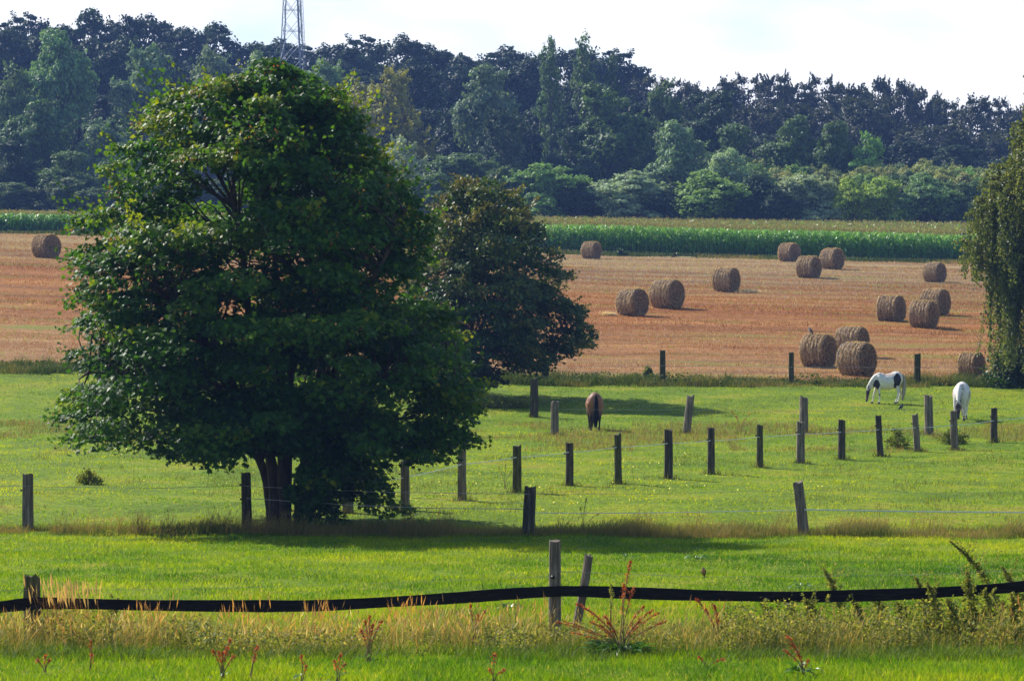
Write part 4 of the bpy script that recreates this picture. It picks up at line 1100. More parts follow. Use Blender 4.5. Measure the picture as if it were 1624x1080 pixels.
def shrub(px, py, wpx, hpx, D, n, mat, label, name='shrub', seed=1, lsize=.10, group=None, tint_c=.4):
    rng = np.random.default_rng(seed)
    k = D / F_PX; X0 = (px - 812) * k; gz = tz(X0, D)
    root = empty(name, (X0, D, gz)); tag(root, label, 'shrub', group)
    w, h = wpx * k / 2, hpx * k
    c, tr = MB(), MB()
    for i in range(n // 60):
        d = rng.normal(size=3); d /= np.linalg.norm(d); d[2] = abs(d[2]); rr = rng.uniform(.3, 1) ** .5
        p = np.array([d[0] * w * rr * .8, d[1] * w * rr * .6, max(.08, d[2] * h * rr * .92)])
        tube(tr, [(0, 0, -.05), p * np.array([.5, .5, .6]), p], [.02, .012, .005], 4)
        q = p + rng.normal(0, 1, (60, 3)) * np.array([w * .16, w * .16, h * .10]); q[:, 2] = np.maximum(q[:, 2], .02)
        leaves(c, q, rng.normal(size=(60, 3)) + np.array([0, 0, .7]), lsize * rng.uniform(.6, 1.3, 60), OVAL * np.array([1.4, 1]), rng, np.clip(rng.normal(tint_c + .1 * rng.normal(), .15, 60), 0, 1))
    tr.build('stems', M['stem'], root); c.build('foliage', mat, root)
    return root
shrub(1612, 610, 124, 74, 159.5, 9000, M['cherry'], 'dark ivy covered shrub at the foot of the weeping birch', 'ivy_shrub', 3, .13, tint_c=.45)
shrub(1027, 608, 26, 32, 162.5, 900, M['birch'], 'small pale green shrub left of the middle post on the bank', 'shrub', 4, .10, tint_c=.6)
shrub(985, 402, 26, 12, 311.5, 600, M['cherry'], 'low dark shrub on the maize margin right of the farthest centre bale', 'shrub', 5, .16)
shrub(1072, 404, 20, 10, 311.0, 420, M['cherry'], 'second low dark shrub on the maize margin right of centre', 'shrub', 6, .16)
shrub(800, 663, 90, 18, 146, 2200, M['weed'], 'low dark bramble clump left of the far pasture post', 'bramble_clump', 8, .09, tint_c=.1)
shrub(1425, 724, 46, 40, 121.5, 900, M['weed'], 'spiky dark weed clump between two fence posts', 'weed_clump', 9, .07, tint_c=.1)
shrub(1512, 716, 60, 24, 124.5, 1200, M['weed'], 'dark weed clump around the foot of the post below the white horse', 'weed_clump', 10, .07, tint_c=.15)
shrub(140, 766, 44, 24, 102, 900, M['weed'], 'green thistle clump in the left pasture', 'thistle_clump', 12, .07, tint_c=.35)

# ------------------------------------------------------------------ round straw bales
def bale_parts(seed):
    rng = np.random.default_rng(seed)
    R, L = 0.75, 1.20
    na, nx = 64, 34
    xs = np.linspace(-L / 2, L / 2, nx); th = np.arange(na) / na * 2 * np.pi
    bands = rng.uniform(-1, 1, 9)
    prof = np.interp(xs, np.linspace(-L / 2, L / 2, 9), bands) * .018 + .014 * np.sin(xs * (2 * np.pi / .19) + 1.5 * np.sin(xs * 5 + rng.uniform(0, 6)))
    edge = np.clip((L / 2 - np.abs(xs)) / .10, 0, 1); prof = prof - .09 * (1 - edge) ** 2
    ph = rng.uniform(0, 6, 4)
    Rr = R + prof[:, None] + .012 * np.sin(3 * th + ph[0])[None, :] + .016 * np.sin(2 * th + ph[1] + xs[:, None] * 2) + rng.normal(0, .008, (nx, na))
    Yc = np.cos(th) * Rr; Zc = np.sin(th) * Rr
    Zc = np.where(Zc < -R * .90, -R * .90 + (Zc + R * .90) * .25, Zc) * .985
    Yc = Yc * (1 + .05 * np.clip(-Zc, 0, 1))
    V = np.stack([np.broadcast_to(xs[:, None], Yc.shape), Yc, Zc + R * .925], -1).reshape(-1, 3)
    i = np.arange(nx - 1)[:, None] * na; q = np.arange(na)[None, :]
    F = np.stack([i + q, i + (q + 1) % na, i + na + (q + 1) % na, i + na + q], -1).reshape(-1, 4)
    side = MB().add(V, F, .5, 0, True)
    # straw strands wound round the side
    n = 8500
    x = rng.uniform(-L / 2 * .98, L / 2 * .98, n); a = rng.uniform(0, 2 * np.pi, n)
    rr = R + np.interp(x, xs, prof) + rng.uniform(-.004, .022, n)
    P = np.stack([x, np.cos(a) * rr, np.sin(a) * rr * .985 + R * .925], -1); k = P[:, 2] > .03; P, x, a = P[k], x[k], a[k]; n = len(x)
    nr = np.stack([np.zeros(n), np.cos(a), np.sin(a)], -1); tg = np.stack([rng.normal(0, .35, n), -np.sin(a), np.cos(a)], -1) + nr * rng.normal(0, .22, (n, 1))
    ridge = .16 * np.sin(x * (2 * np.pi / .19)) + np.interp(x, np.linspace(-L / 2, L / 2, 9), bands) * .10
    fz = rng.uniform(0, 1, n) < .12; P[fz] += nr[fz] * rng.uniform(.02, .06, (int(fz.sum()), 1)); tg[fz] += nr[fz] * .8 + np.array([0, 0, -.4])
    leaves(side, P, nr + rng.normal(0, .4, (n, 3)), rng.uniform(.08, .22, n), np.array([[-.055, -.5], [.055, -.5], [.06, .3], [0, .5], [-.05, .3]]), rng, np.clip(.40 + ridge * .6 + rng.normal(0, .2, n), 0, 1), 1, axis=tg)
    end = MB()
    for s in (-1, 1):
        ring = V.reshape(nx, na, 3)[0 if s < 0 else -1]
        c = ring.mean(0); rows = [ring]
        for f, dx in ((.8, .012), (.55, .02), (.3, .022), (.1, .02)):
            w_ = c + (ring - c) * f; w_[:, 0] += s * (dx + rng.normal(0, .008, na)); rows.append(w_)
        VV = np.concatenate(rows); i = np.arange(len(rows) - 1)[:, None] * na
        F = np.stack([i + q, i + (q + 1) % na, i + na + (q + 1) % na, i + na + q], -1).reshape(-1, 4)
        if s < 0: F = F[:, ::-1]
        end.add(VV, F, .5, 0, True); end.add(rows[-1], np.arange(na)[None, :], .5, 0)
        m = 1500; a = rng.uniform(0, 2 * np.pi, m); r = R * .93 * rng.uniform(0, 1, m) ** .5
        P = np.stack([np.full(m, c[0] + s * .03) + rng.normal(0, .012, m), np.cos(a) * r, np.sin(a) * r + R * .925], -1)
        tg = np.stack([rng.normal(0, .2, m), -np.sin(a), np.cos(a)], -1) + rng.normal(0, .3, (m, 3))
        leaves(end, P, np.array([[s, 0, 0]]) + rng.normal(0, .4, (m, 3)), rng.uniform(.06, .18, m), np.array([[-.06, -.5], [.06, -.5], [.05, .4], [-.05, .4]]), rng, np.clip(rng.normal(.20, .2, m), 0, 1), 1, axis=tg)  # end strands tinted darker as well, part of the painted end shade
    return side.mesh('rolled_side', [M['straw_body'], M['straw']]), end.mesh('end_face', [M['straw_end'], M['straw']])
BALES = [bale_parts(500 + i) for i in range(5)]
BL = [  # px, base py, height px, label
    (72, 409, 37, 'lone straw bale left of the maple'),
    (938, 411, 27, 'small distant straw bale just right of the cherry tree'),
    (1003, 501, 42, 'straw bale nearest the cherry tree, left of its close neighbour'),
    (1058, 489, 45, 'straw bale right of and behind the one nearest the cherry tree'),
    (1152, 463, 38, 'lone straw bale with a small straw heap to its right'),
    (1252, 415, 29, 'farthest straw bale right of centre, at the maize edge'),
    (1283, 441, 34, 'front straw bale of the three near the maize'),
    (1320, 427, 32, 'straw bale at the right of the three near the maize'),
    (1483, 448, 31, 'lone straw bale high in the field left of the birch'),
    (1484, 500, 41, 'rear straw bale of the three left of the birch'),
    (1414, 510, 41, 'left straw bale of the three left of the birch'),
    (1466, 520, 42, 'front straw bale of the three left of the birch'),
    (1299, 582, 51, 'large straw bale with a grey bird perched on it'),
    (1352, 567, 48, 'rear straw bale of the three near the pinto horse'),
    (1360, 596, 52, 'large straw bale with blue twine nearest the pinto horse'),
    (1542, 604, 38, 'dark straw bale half hidden by the ivy shrub'),
]
bale_top = None
rb = random.Random(3)
for i, (px, py, hp, lb) in enumerate(BL):
    p = ground_hit(px, py)
    if i == 15: p = Vector(((px - 812) / F_PX * 166.0, 166.0, tz((px - 812) / F_PX * 166.0, 166.0)))
    sc_ = hp / ppm(p.y) / 1.44
    th = math.radians({12: -33, 13: -30, 14: -38}.get(i, -34 + rb.uniform(-7, 7)))
    t = empty('straw_bale', (p.x, p.y + .4, tz(p.x, p.y + .4) - .03), th)
    tag(t, lb, 'straw bale', 'round straw bales on the stubble')
    a, b = BALES[i % 5] if i not in (12, 14) else BALES[i % 3 + 1]
    for nm, me in (('rolled_side', a), ('end_face', b)):
        o = bpy.data.objects.new(nm, me); COL.objects.link(o); o.parent = t; o.scale = (sc_ * rb.uniform(.97, 1.03), sc_, sc_)
    if i == 12: bale_top = (t.location.copy(), sc_, th)
    if i == 14:
        m = MB(); th_ = np.linspace(-.4, math.pi + .4, 30)
        tube(m, [(-.52 * sc_, math.cos(q) * .762 * sc_, (math.sin(q) * .75 + .694) * sc_) for q in th_], .014, 5)
        m.build('twine', M['twine'], t)
# loose straw
def straw_heap(px, py, w, label, seed):
    rng = np.random.default_rng(seed); p = ground_hit(px, py); m = MB(); n = 500
    P = np.stack([rng.normal(0, w / 2.5, n), rng.normal(0, w / 3, n), np.abs(rng.normal(0, .07, n)) + .01], -1)
    leaves(m, P, rng.normal(size=(n, 3)) + np.array([0, 0, 1]), rng.uniform(.1, .28, n), np.array([[-.07, -.5], [.07, -.5], [.05, .5], [-.05, .5]]), rng, np.clip(rng.normal(.85, .12, n), 0, 1))
    tag(m.build('straw_heap', M['straw'], loc=p), label, 'straw', kind='stuff')
straw_heap(1189, 464, 1.0, 'small pale heap of loose straw beside the lone bale', 5)
straw_heap(966, 500, .5, 'little scatter of pale straw left of a bale', 6)

# ------------------------------------------------------------------ fence posts
def post(px, top, base, wpx, label, mat='post_dark', lean=0, group=None, insul=True, D=None, seed=0, knob=False, rough=.06, square=True, split=False):
    rng = np.random.default_rng(900 + seed + int(px))
    p = ground_hit(px - lean / 2, base)
    if D is not None:
        x = (px - lean / 2 - 812) / F_PX * D; p = Vector((x, D, tz(x, D)))
    k = p.y / F_PX
    H = at(px, top, p.y).z - p.z; r = wpx * k / 2; lx = lean * k
    m = MB(); nz = 9; n = 10 if not square else 12
    rows = []
    bend = rng.normal(0, .012)
    ph = rng.uniform(0, .6)
    wob = rng.normal(0, .03, n)
    for j in range(nz):
        t = j / (nz - 1); z = -.25 + (H + .25) * t
        cx = lx * max(0, z) / H + bend * math.sin(t * 3.1)
        th = np.arange(n) / n * 2 * np.pi + ph * .25
        rr = r * (1.06 - .10 * t) * (1 + wob + rng.normal(0, rough * .35, n))
        if square:
            c_, s_ = np.cos(th), np.sin(th); rr = rr * np.minimum(1.16, 1 / np.maximum(np.abs(c_), np.abs(s_)))
        X, Y = np.cos(th) * rr + cx, np.sin(th) * rr
        Z = np.full(n, z) + (rng.normal(0, r * .16, n) + lx * 0 + (X - cx) * rng.uniform(-.2, .2) if j == nz - 1 else 0)
        rows.append(np.stack([X, Y, Z], -1))
    V = np.concatenate(rows); i = np.arange(nz - 1)[:, None] * n; q = np.arange(n)[None, :]
    F = np.stack([i + q, i + (q + 1) % n, i + n + (q + 1) % n, i + n + q], -1).reshape(-1, 4)
    m.add(V, F, .5); topc = rows[-1].mean(0) + np.array([0, 0, -r * .12])
    m.add(np.vstack([rows[-1], topc]), np.stack([np.arange(n), (np.arange(n) + 1) % n, np.full(n, n)], -1), .5)
    FEET.append((p.x, p.y))
    o = m.build('fence_post', M[mat], loc=p)
    tag(o, label, 'fence post', group)
    if insul:
        for zz in insul if isinstance(insul, (list, tuple)) else (.72,):
            b = MB(); s = -1
            cx = lx * zz
            tube(b, [(cx + s * (r * .9), -r * .5, H * zz), (cx + s * (r + .035), -r * .5, H * zz)], .016, 6)
            tube(b, [(cx + s * (r + .03), -r * .5, H * zz - .022), (cx + s * (r + .03), -r * .5, H * zz + .022)], .022, 6)
            b.build('insulator', M['black'], o)
    if knob:
        b = MB(); tube(b, [(-r * .35, -r * 1.0, H * .64), (-r * .35, -r * 1.0 - .03, H * .64), (-r * .35, -r * 1.0 - .045, H * .64)], [.022, .03, .015], 8)
        b.build('bolt', M['black'], o)
    return o, p

PF = {}
FEET = []
def P_(key, *a, **kw):
    o, p = post(*a, **kw); PF[key] = (o, p)
G1, G2, G3, G4, G5 = 'posts of the black belt fence', 'posts of the middle fence', 'posts of the diagonal fence', 'posts of the far pasture fence', 'posts along the stubble edge'
P_('fa', 50, 913, 1012, 25, 'dark thick post at the left end of the black belt', 'post_moss', 0, G1, insul=False, D=47.6, seed=1)
P_('fb', 880, 857, 1010, 19, 'tall grey squared post carrying the black belt', 'post_grey', 0, G1, insul=False, knob=True, D=48.0, seed=2)
P_('fc', 921, 881, 1004, 14, 'leaning thin grey round post beside the tall squared one', 'post_grey', 26, G1, insul=False, D=48.35, seed=3, square=False)
P_('fd', 1690, 880, 1010, 19, 'grey post at the right end of the black belt', 'post_grey', 0, G1, insul=False, D=47.8, seed=4)
P_('ma', 44, 752, 842, 17, 'grey middle fence post at the far left', 'post_grey', 0, G2)
P_('mb', 391, 750, 842, 15, 'dark middle fence post just left of the maple trunk', 'post_dark', -2, G2, insul=(.8, .55))
P_('mc', 840, 773, 849, 19, 'stout dark post of the middle fence above the tall squared post', 'post_dark', 3, G2, insul=False)
P_('md', 1270, 765, 849, 16, 'grey crooked middle fence post tilting left, right of centre', 'post_grey', -9, G2, insul=False)
dl = [
    (130, 664, 692, 14, 'post_grey', 'weathered post under the left tip of the maple crown', 0, 137),
    (550, 738, 814, 16, 'post_grey', 'grey diagonal fence post seen through the lowest maple twigs', 0, None),
    (642, 732, 810, 14, 'post_grey', 'grey diagonal fence post below the right part of the maple', 0, None),
    (733, 714, 794, 13, 'post_grey', 'grey diagonal fence post first clear of the maple', 0, None),
    (820, 706, 782, 14, 'post_moss', 'mossy diagonal fence post behind the stout dark one', 0, None),
    (903, 702, 771, 12, 'post_dark', 'dark diagonal fence post below the brown horse', 0, None),
    (980, 688, 768, 11, 'post_moss', 'slim mossy diagonal fence post right of the brown horse', -1, None),
    (1060, 681, 760, 13, 'post_dark', 'dark diagonal fence post in line with the two neighbouring bales', 0, None),
    (1128, 679, 752, 11, 'post_dark', 'dark diagonal fence post below the lone bale with the straw heap', 0, None),
    (1205, 674, 742, 10, 'post_moss', 'slim mossy diagonal fence post beside the orange dock', 0, None),
    (1270, 669, 735, 12, 'post_grey', 'grey diagonal fence post in front of a taller far post', 0, None),
    (1335, 666, 729, 11, 'post_dark', 'black looking diagonal fence post below the bale with the bird', 0, None),
    (1395, 659, 724, 10, 'post_dark', 'diagonal fence post leaning slightly left below the pinto horse', -4, None),
    (1453, 657, 716, 10, 'post_grey', 'diagonal fence post left of the dark weed clump', -4, None),
    (1514, 652, 714, 11, 'post_grey', 'grey diagonal fence post overlapping the white horse head', -3, None),
    (1577, 647, 702, 10, 'post_dark', 'diagonal fence post at the far right past the white horse', 0, None),
    (1660, 640, 692, 10, 'post_dark', 'last diagonal fence post at the right edge', 0, None),
]
DG_ = []
for i, (px, tp, bs, w, mt, lb, ln, D) in enumerate(dl):
    o, p = post(px, tp, bs, w, lb, mt, ln, G3, D=D, seed=30 + i, insul=False if i == 0 else (.75,))
    if i: DG_.append((px, tp, p))
for i, (px, tp, bs, w, mt, lb, ln) in enumerate([
    (847, 601, 662, 13, 'post_dark', 'dark far pasture post standing in the bramble clump', 0),
    (880, 637, 690, 12, 'post_grey', 'grey far pasture post left of the brown horse', 0),
    (1092, 628, 688, 12, 'post_grey', 'far pasture post tilting right between brown horse and dock', 7),
    (1275, 630, 687, 13, 'post_grey', 'tall grey far pasture post behind a diagonal fence post', 0),
    (1473, 627, 690, 13, 'post_grey', 'thick grey far pasture post between the two light horses', -2)]):
    o, p = post(px, tp, bs, w, lb, mt, ln, G4, seed=60 + i, insul=False); PF['p%d' % i] = (o, p)
for i, (px, tp, bs, w, mt, lb, ln) in enumerate([
    (865, 570, 609, 11, 'post_moss', 'pale post on the bank beneath the cherry crown', 0),
    (1051, 556, 611, 9, 'post_moss', 'dark slim post on the bank right of the small shrub', 0),
    (1255, 559, 610, 8, 'post_moss', 'slim post on the bank left of the bale with the bird', 0),
    (1455, 561, 608, 10, 'post_moss', 'slim post on the bank right of the pinto horse', 0)]):
    o, p = post(px, tp, bs, w, lb, mt, ln, G5, seed=80 + i, insul=False, D=160.6); PF['e%d' % i] = (o, p)

g = MB(); rng = np.random.default_rng(71)
for fx, fy_ in FEET:
    if fy_ < 60: continue
    nn = 160; X = rng.normal(fx, .22, nn); Y = rng.normal(fy_, .22, nn)
    tall_grass(g, X, Y, rng.uniform(.06, .36, nn) * np.exp(-((X - fx) / .4) ** 2), rng, np.clip(rng.normal(.40, .25, nn), 0, 1), .012 * fy_ / 90, .7)
tag(g.build('foot_tufts', M['verge']), 'ungrazed tufts of grass around the feet of the fence posts', 'grass', kind='stuff')

# ------------------------------------------------------------------ wires, tapes, the black belt
def wire(name, pts, r, mat, label, cat='wire', group=None, sag=0.0, flat=None, n=8):
    """pts: (px, py, D)"""
    P = [np.array(at(px, py, D)) for px, py, D in pts]
    out = []
    for a, b in zip(P[:-1], P[1:]):
        for j in range(n):
            t = j / n; q = a + (b - a) * t; q[2] -= sag * 4 * t * (1 - t); out.append(q)
    out.append(P[-1])
    m = MB(); out = np.array(out)
    if flat: tube(m, out, flat[0], 4, R2=flat[1], phase=math.pi / 4)
    else: tube(m, out, r, 5)
    return tag(m.build(name, mat), label, cat, group)
fy = lambda px, a, b: a + (b - a) * px
belt = [(-30, 966, 47.2), (50, 957, 47.3), (120, 957, 47.35), (240, 959.5, 47.5), (380, 960.5, 47.6), (500, 960, 47.7), (620, 954, 47.75), (720, 948, 47.8), (800, 942, 47.83), (880, 937.5, 47.86), (925, 937.5, 47.95), (1000, 940, 47.9), (1110, 943.5, 47.85), (1240, 946, 47.8), (1330, 945, 47.75), (1440, 941.5, 47.7), (1540, 936, 47.65), (1620, 930, 47.62), (1700, 922, 47.6)]
P = smoothline([np.array(at(*b)) for b in belt], 6)
m = MB(); rg = np.random.default_rng(2); T_, A_, B_ = frames(P); kk = len(P)
half = .078 + .006 * np.sin(np.arange(kk) * .31) + rg.normal(0, .0012, kk); tilt = .10 * np.sin(np.arange(kk) * .23) + .05 * np.sin(np.arange(kk) * .61 + 2)
dirv = np.stack([np.zeros(kk), np.sin(tilt), np.cos(tilt)], -1); nv = np.stack([np.zeros(kk), np.cos(tilt), -np.sin(tilt)], -1)
rows = np.stack([P - dirv * half[:, None] - nv * .006, P - nv * (.006 + .006 * np.sin(np.arange(kk) * .5))[:, None], P + dirv * half[:, None] - nv * .006, P + dirv * half[:, None] + nv * .006, P - dirv * half[:, None] + nv * .006], 1)
V = rows.reshape(-1, 3); i = np.arange(kk - 1)[:, None] * 5; q = np.arange(5)[None, :]
m.add(V, np.stack([i + q, i + (q + 1) % 5, i + 5 + (q + 1) % 5, i + 5 + q], -1).reshape(-1, 4), .5, 0, False)
m.add(rows[0], np.arange(5)[None, ::-1], .5); m.add(rows[-1], np.arange(5)[None, :], .5)
tag(m.build('fence_belt', M['belt']), 'broad black belt sagging between the near posts', 'fence rail')
wire('fence_wire', [(880, 906, 47.9), (1115, 914.5, 47.85), (1450, 912, 47.8), (1690, 900, 47.75)], .003, M['wire'], 'thin near wire above the belt holding the little brown bird', group='near wires')
wire('fence_wire', [(-30, 936, 47.4), (300, 934, 47.6), (620, 924, 47.8), (872, 914, 47.9)], .002, M['wire'], 'faint thin near wire above the left half of the belt', group='near wires')
D0, D1, D2, D3 = PF['ma'][1].y - .15, PF['mb'][1].y - .12, PF['mc'][1].y - .15, PF['md'][1].y - .15
wire('fence_wire', [(-40, 770, D0), (44, 771, D0), (150, 773, D0), (260, 774, D0), (391, 770, D1)], .0055, M['wire'], 'thin wire of the middle fence left of the maple', group='middle fence wires')
wire('fence_rope', [(391, 771, D1), (600, 780, D2), (839, 783.5, D2)], .007, M['rope'], 'upper grey rope passing the maple trunk', 'rope', 'middle fence wires')
wire('fence_rope', [(391, 790, D1), (560, 801, D2), (700, 806, D2), (830, 807, D2)], .009, M['rope'], 'lower grey rope passing the maple trunk', 'rope', 'middle fence wires')
wire('fence_rope', [(560, 783, D1 + 1), (680, 791, D2), (832, 798, D2)], .005, M['rope'], 'thin slanting grey rope ending at the stout post', 'rope', 'middle fence wires')
wire('electric_tape', [(849, 813, D2), (1000, 813.5, D2), (1264, 809, D3)], .009, M['tape'], 'pale electric tape from the stout post to the crooked post', 'tape', 'middle fence wires', flat=(.005, .011))
wire('electric_tape', [(1276, 808, D3), (1450, 811, D3), (1690, 813, D3)], .012, M['tape'], 'broad white electric tape right of the crooked post', 'tape', 'middle fence wires', flat=(.006, .020))
wire('fence_wire', [(849, 783, D2), (1050, 783, D2), (1264, 777, D3)], .004, M['wire'], 'thin upper wire from the stout post to the crooked post', group='middle fence wires')
wire('fence_wire', [(1268, 777, D3), (1450, 782, D3), (1690, 782, D3)], .004, M['wire'], 'thin upper wire right of the crooked post', group='middle fence wires')
tpy = {550: 768, 642: 757, 733: 736, 820: 725, 903: 717, 980: 709, 1060: 703, 1128: 698.5, 1205: 693, 1270: 688, 1335: 685, 1395: 681, 1453: 678, 1514: 674.5, 1577: 667, 1660: 658}
wire('electric_tape', [(px, tpy[px], p.y - .09) for px, tp, p in DG_], .008, M['tape'], 'pale electric tape strung along the diagonal fence', 'tape', sag=.02, flat=(.006, .013))
wire('fence_wire', [(880, 649, PF['p1'][1].y - .1), (990, 650, PF['p1'][1].y - .1), (1092, 650, PF['p2'][1].y - .1), (1275, 652, PF['p3'][1].y - .1), (1473, 650, PF['p4'][1].y - .1), (1690, 646, PF['p4'][1].y - .1)], .006, M['wire'], 'thin wire of the far pasture fence across the brown horse', group='far wires')
wire('fence_wire', [(700, 624, PF['p0'][1].y - .1), (847, 621, PF['p0'][1].y - .1)], .005, M['wire'], 'thin wire from the cherry tree to the post in the brambles', group='far wires')
wire('fence_wire', [(865, 583, 160.4), (1051, 580, 160.4), (1255, 582, 160.4), (1455, 583, 160.4), (1690, 582, 160.4)], .007, M['rope'], 'thin pale wire on the bank in front of the large bales', group='far wires')

# ------------------------------------------------------------------ horses
def col_mat(name, rough=.6):
    m, n, l, b, out = new_mat(name)
    a = n.new('ShaderNodeAttribute'); a.attribute_name = 'Col'
    nz = n.new('ShaderNodeTexNoise'); nz.inputs['Scale'].default_value = 9; nz.inputs['Detail'].default_value = 5
    t = n.new('ShaderNodeTexCoord'); l.new(t.outputs['Object'], nz.inputs['Vector'])
    r = ramp(n, [(.3, (.78, .76, .74)), (.7, (1.1, 1.1, 1.1))]); l.new(nz.outputs['Fac'], r.inputs['Fac'])
    mx = n.new('ShaderNodeMixRGB'); mx.blend_type = 'MULTIPLY'; mx.inputs['Fac'].default_value = 1
    l.new(a.outputs['Color'], mx.inputs['Color1']); l.new(r.outputs['Color'], mx.inputs['Color2']); l.new(mx.outputs[0], b.inputs['Base Color'])
    b.inputs['Roughness'].default_value = rough; b.inputs['Specular IOR Level'].default_value = .35
    return m
M['coat'] = col_mat('animal_coat')
M['hoof'] = plain('hoof', (.05, .04, .035), .5)
M['eye'] = plain('animal_eye', (.008, .006, .005), .15, .6)
M['halter'] = plain('pink_halter', (.38, .12, .20), .6)

def hair_mat(name, c):
    return noise_mat(name, [(.35, tuple(v * .55 for v in c)), (.65, c)], scale=(1, 1, .12), nscale=40, bump=.6, bdist=.01)

def remeshed(mb, name, voxel, smooth_it, colfn, mat):
    me = mb.mesh(name, mat)
    o = bpy.data.objects.new(name, me); COL.objects.link(o)
    md = o.modifiers.new('r', 'REMESH'); md.mode = 'VOXEL'; md.voxel_size = voxel; md.use_smooth_shade = True
    sm = o.modifiers.new('s', 'SMOOTH'); sm.factor = .5; sm.iterations = smooth_it
    dg = bpy.context.evaluated_depsgraph_get(); ev = o.evaluated_get(dg)
    nm = bpy.data.meshes.new_from_object(ev)
    bpy.data.objects.remove(o); bpy.data.meshes.remove(me)
    if not nm.materials: nm.materials.append(mat)
    n = len(nm.vertices); co = np.empty(n * 3, np.float32); nm.vertices.foreach_get('co', co); co = co.reshape(-1, 3)
    col = np.ones((n, 4), np.float32); col[:, :3] = colfn(co)
    at_ = nm.color_attributes.new('Col', 'FLOAT_COLOR', 'POINT'); at_.data.foreach_set('color', col.ravel())
    nm.polygons.foreach_set('use_smooth', np.ones(len(nm.polygons), bool))
    nm.name = name
    return nm

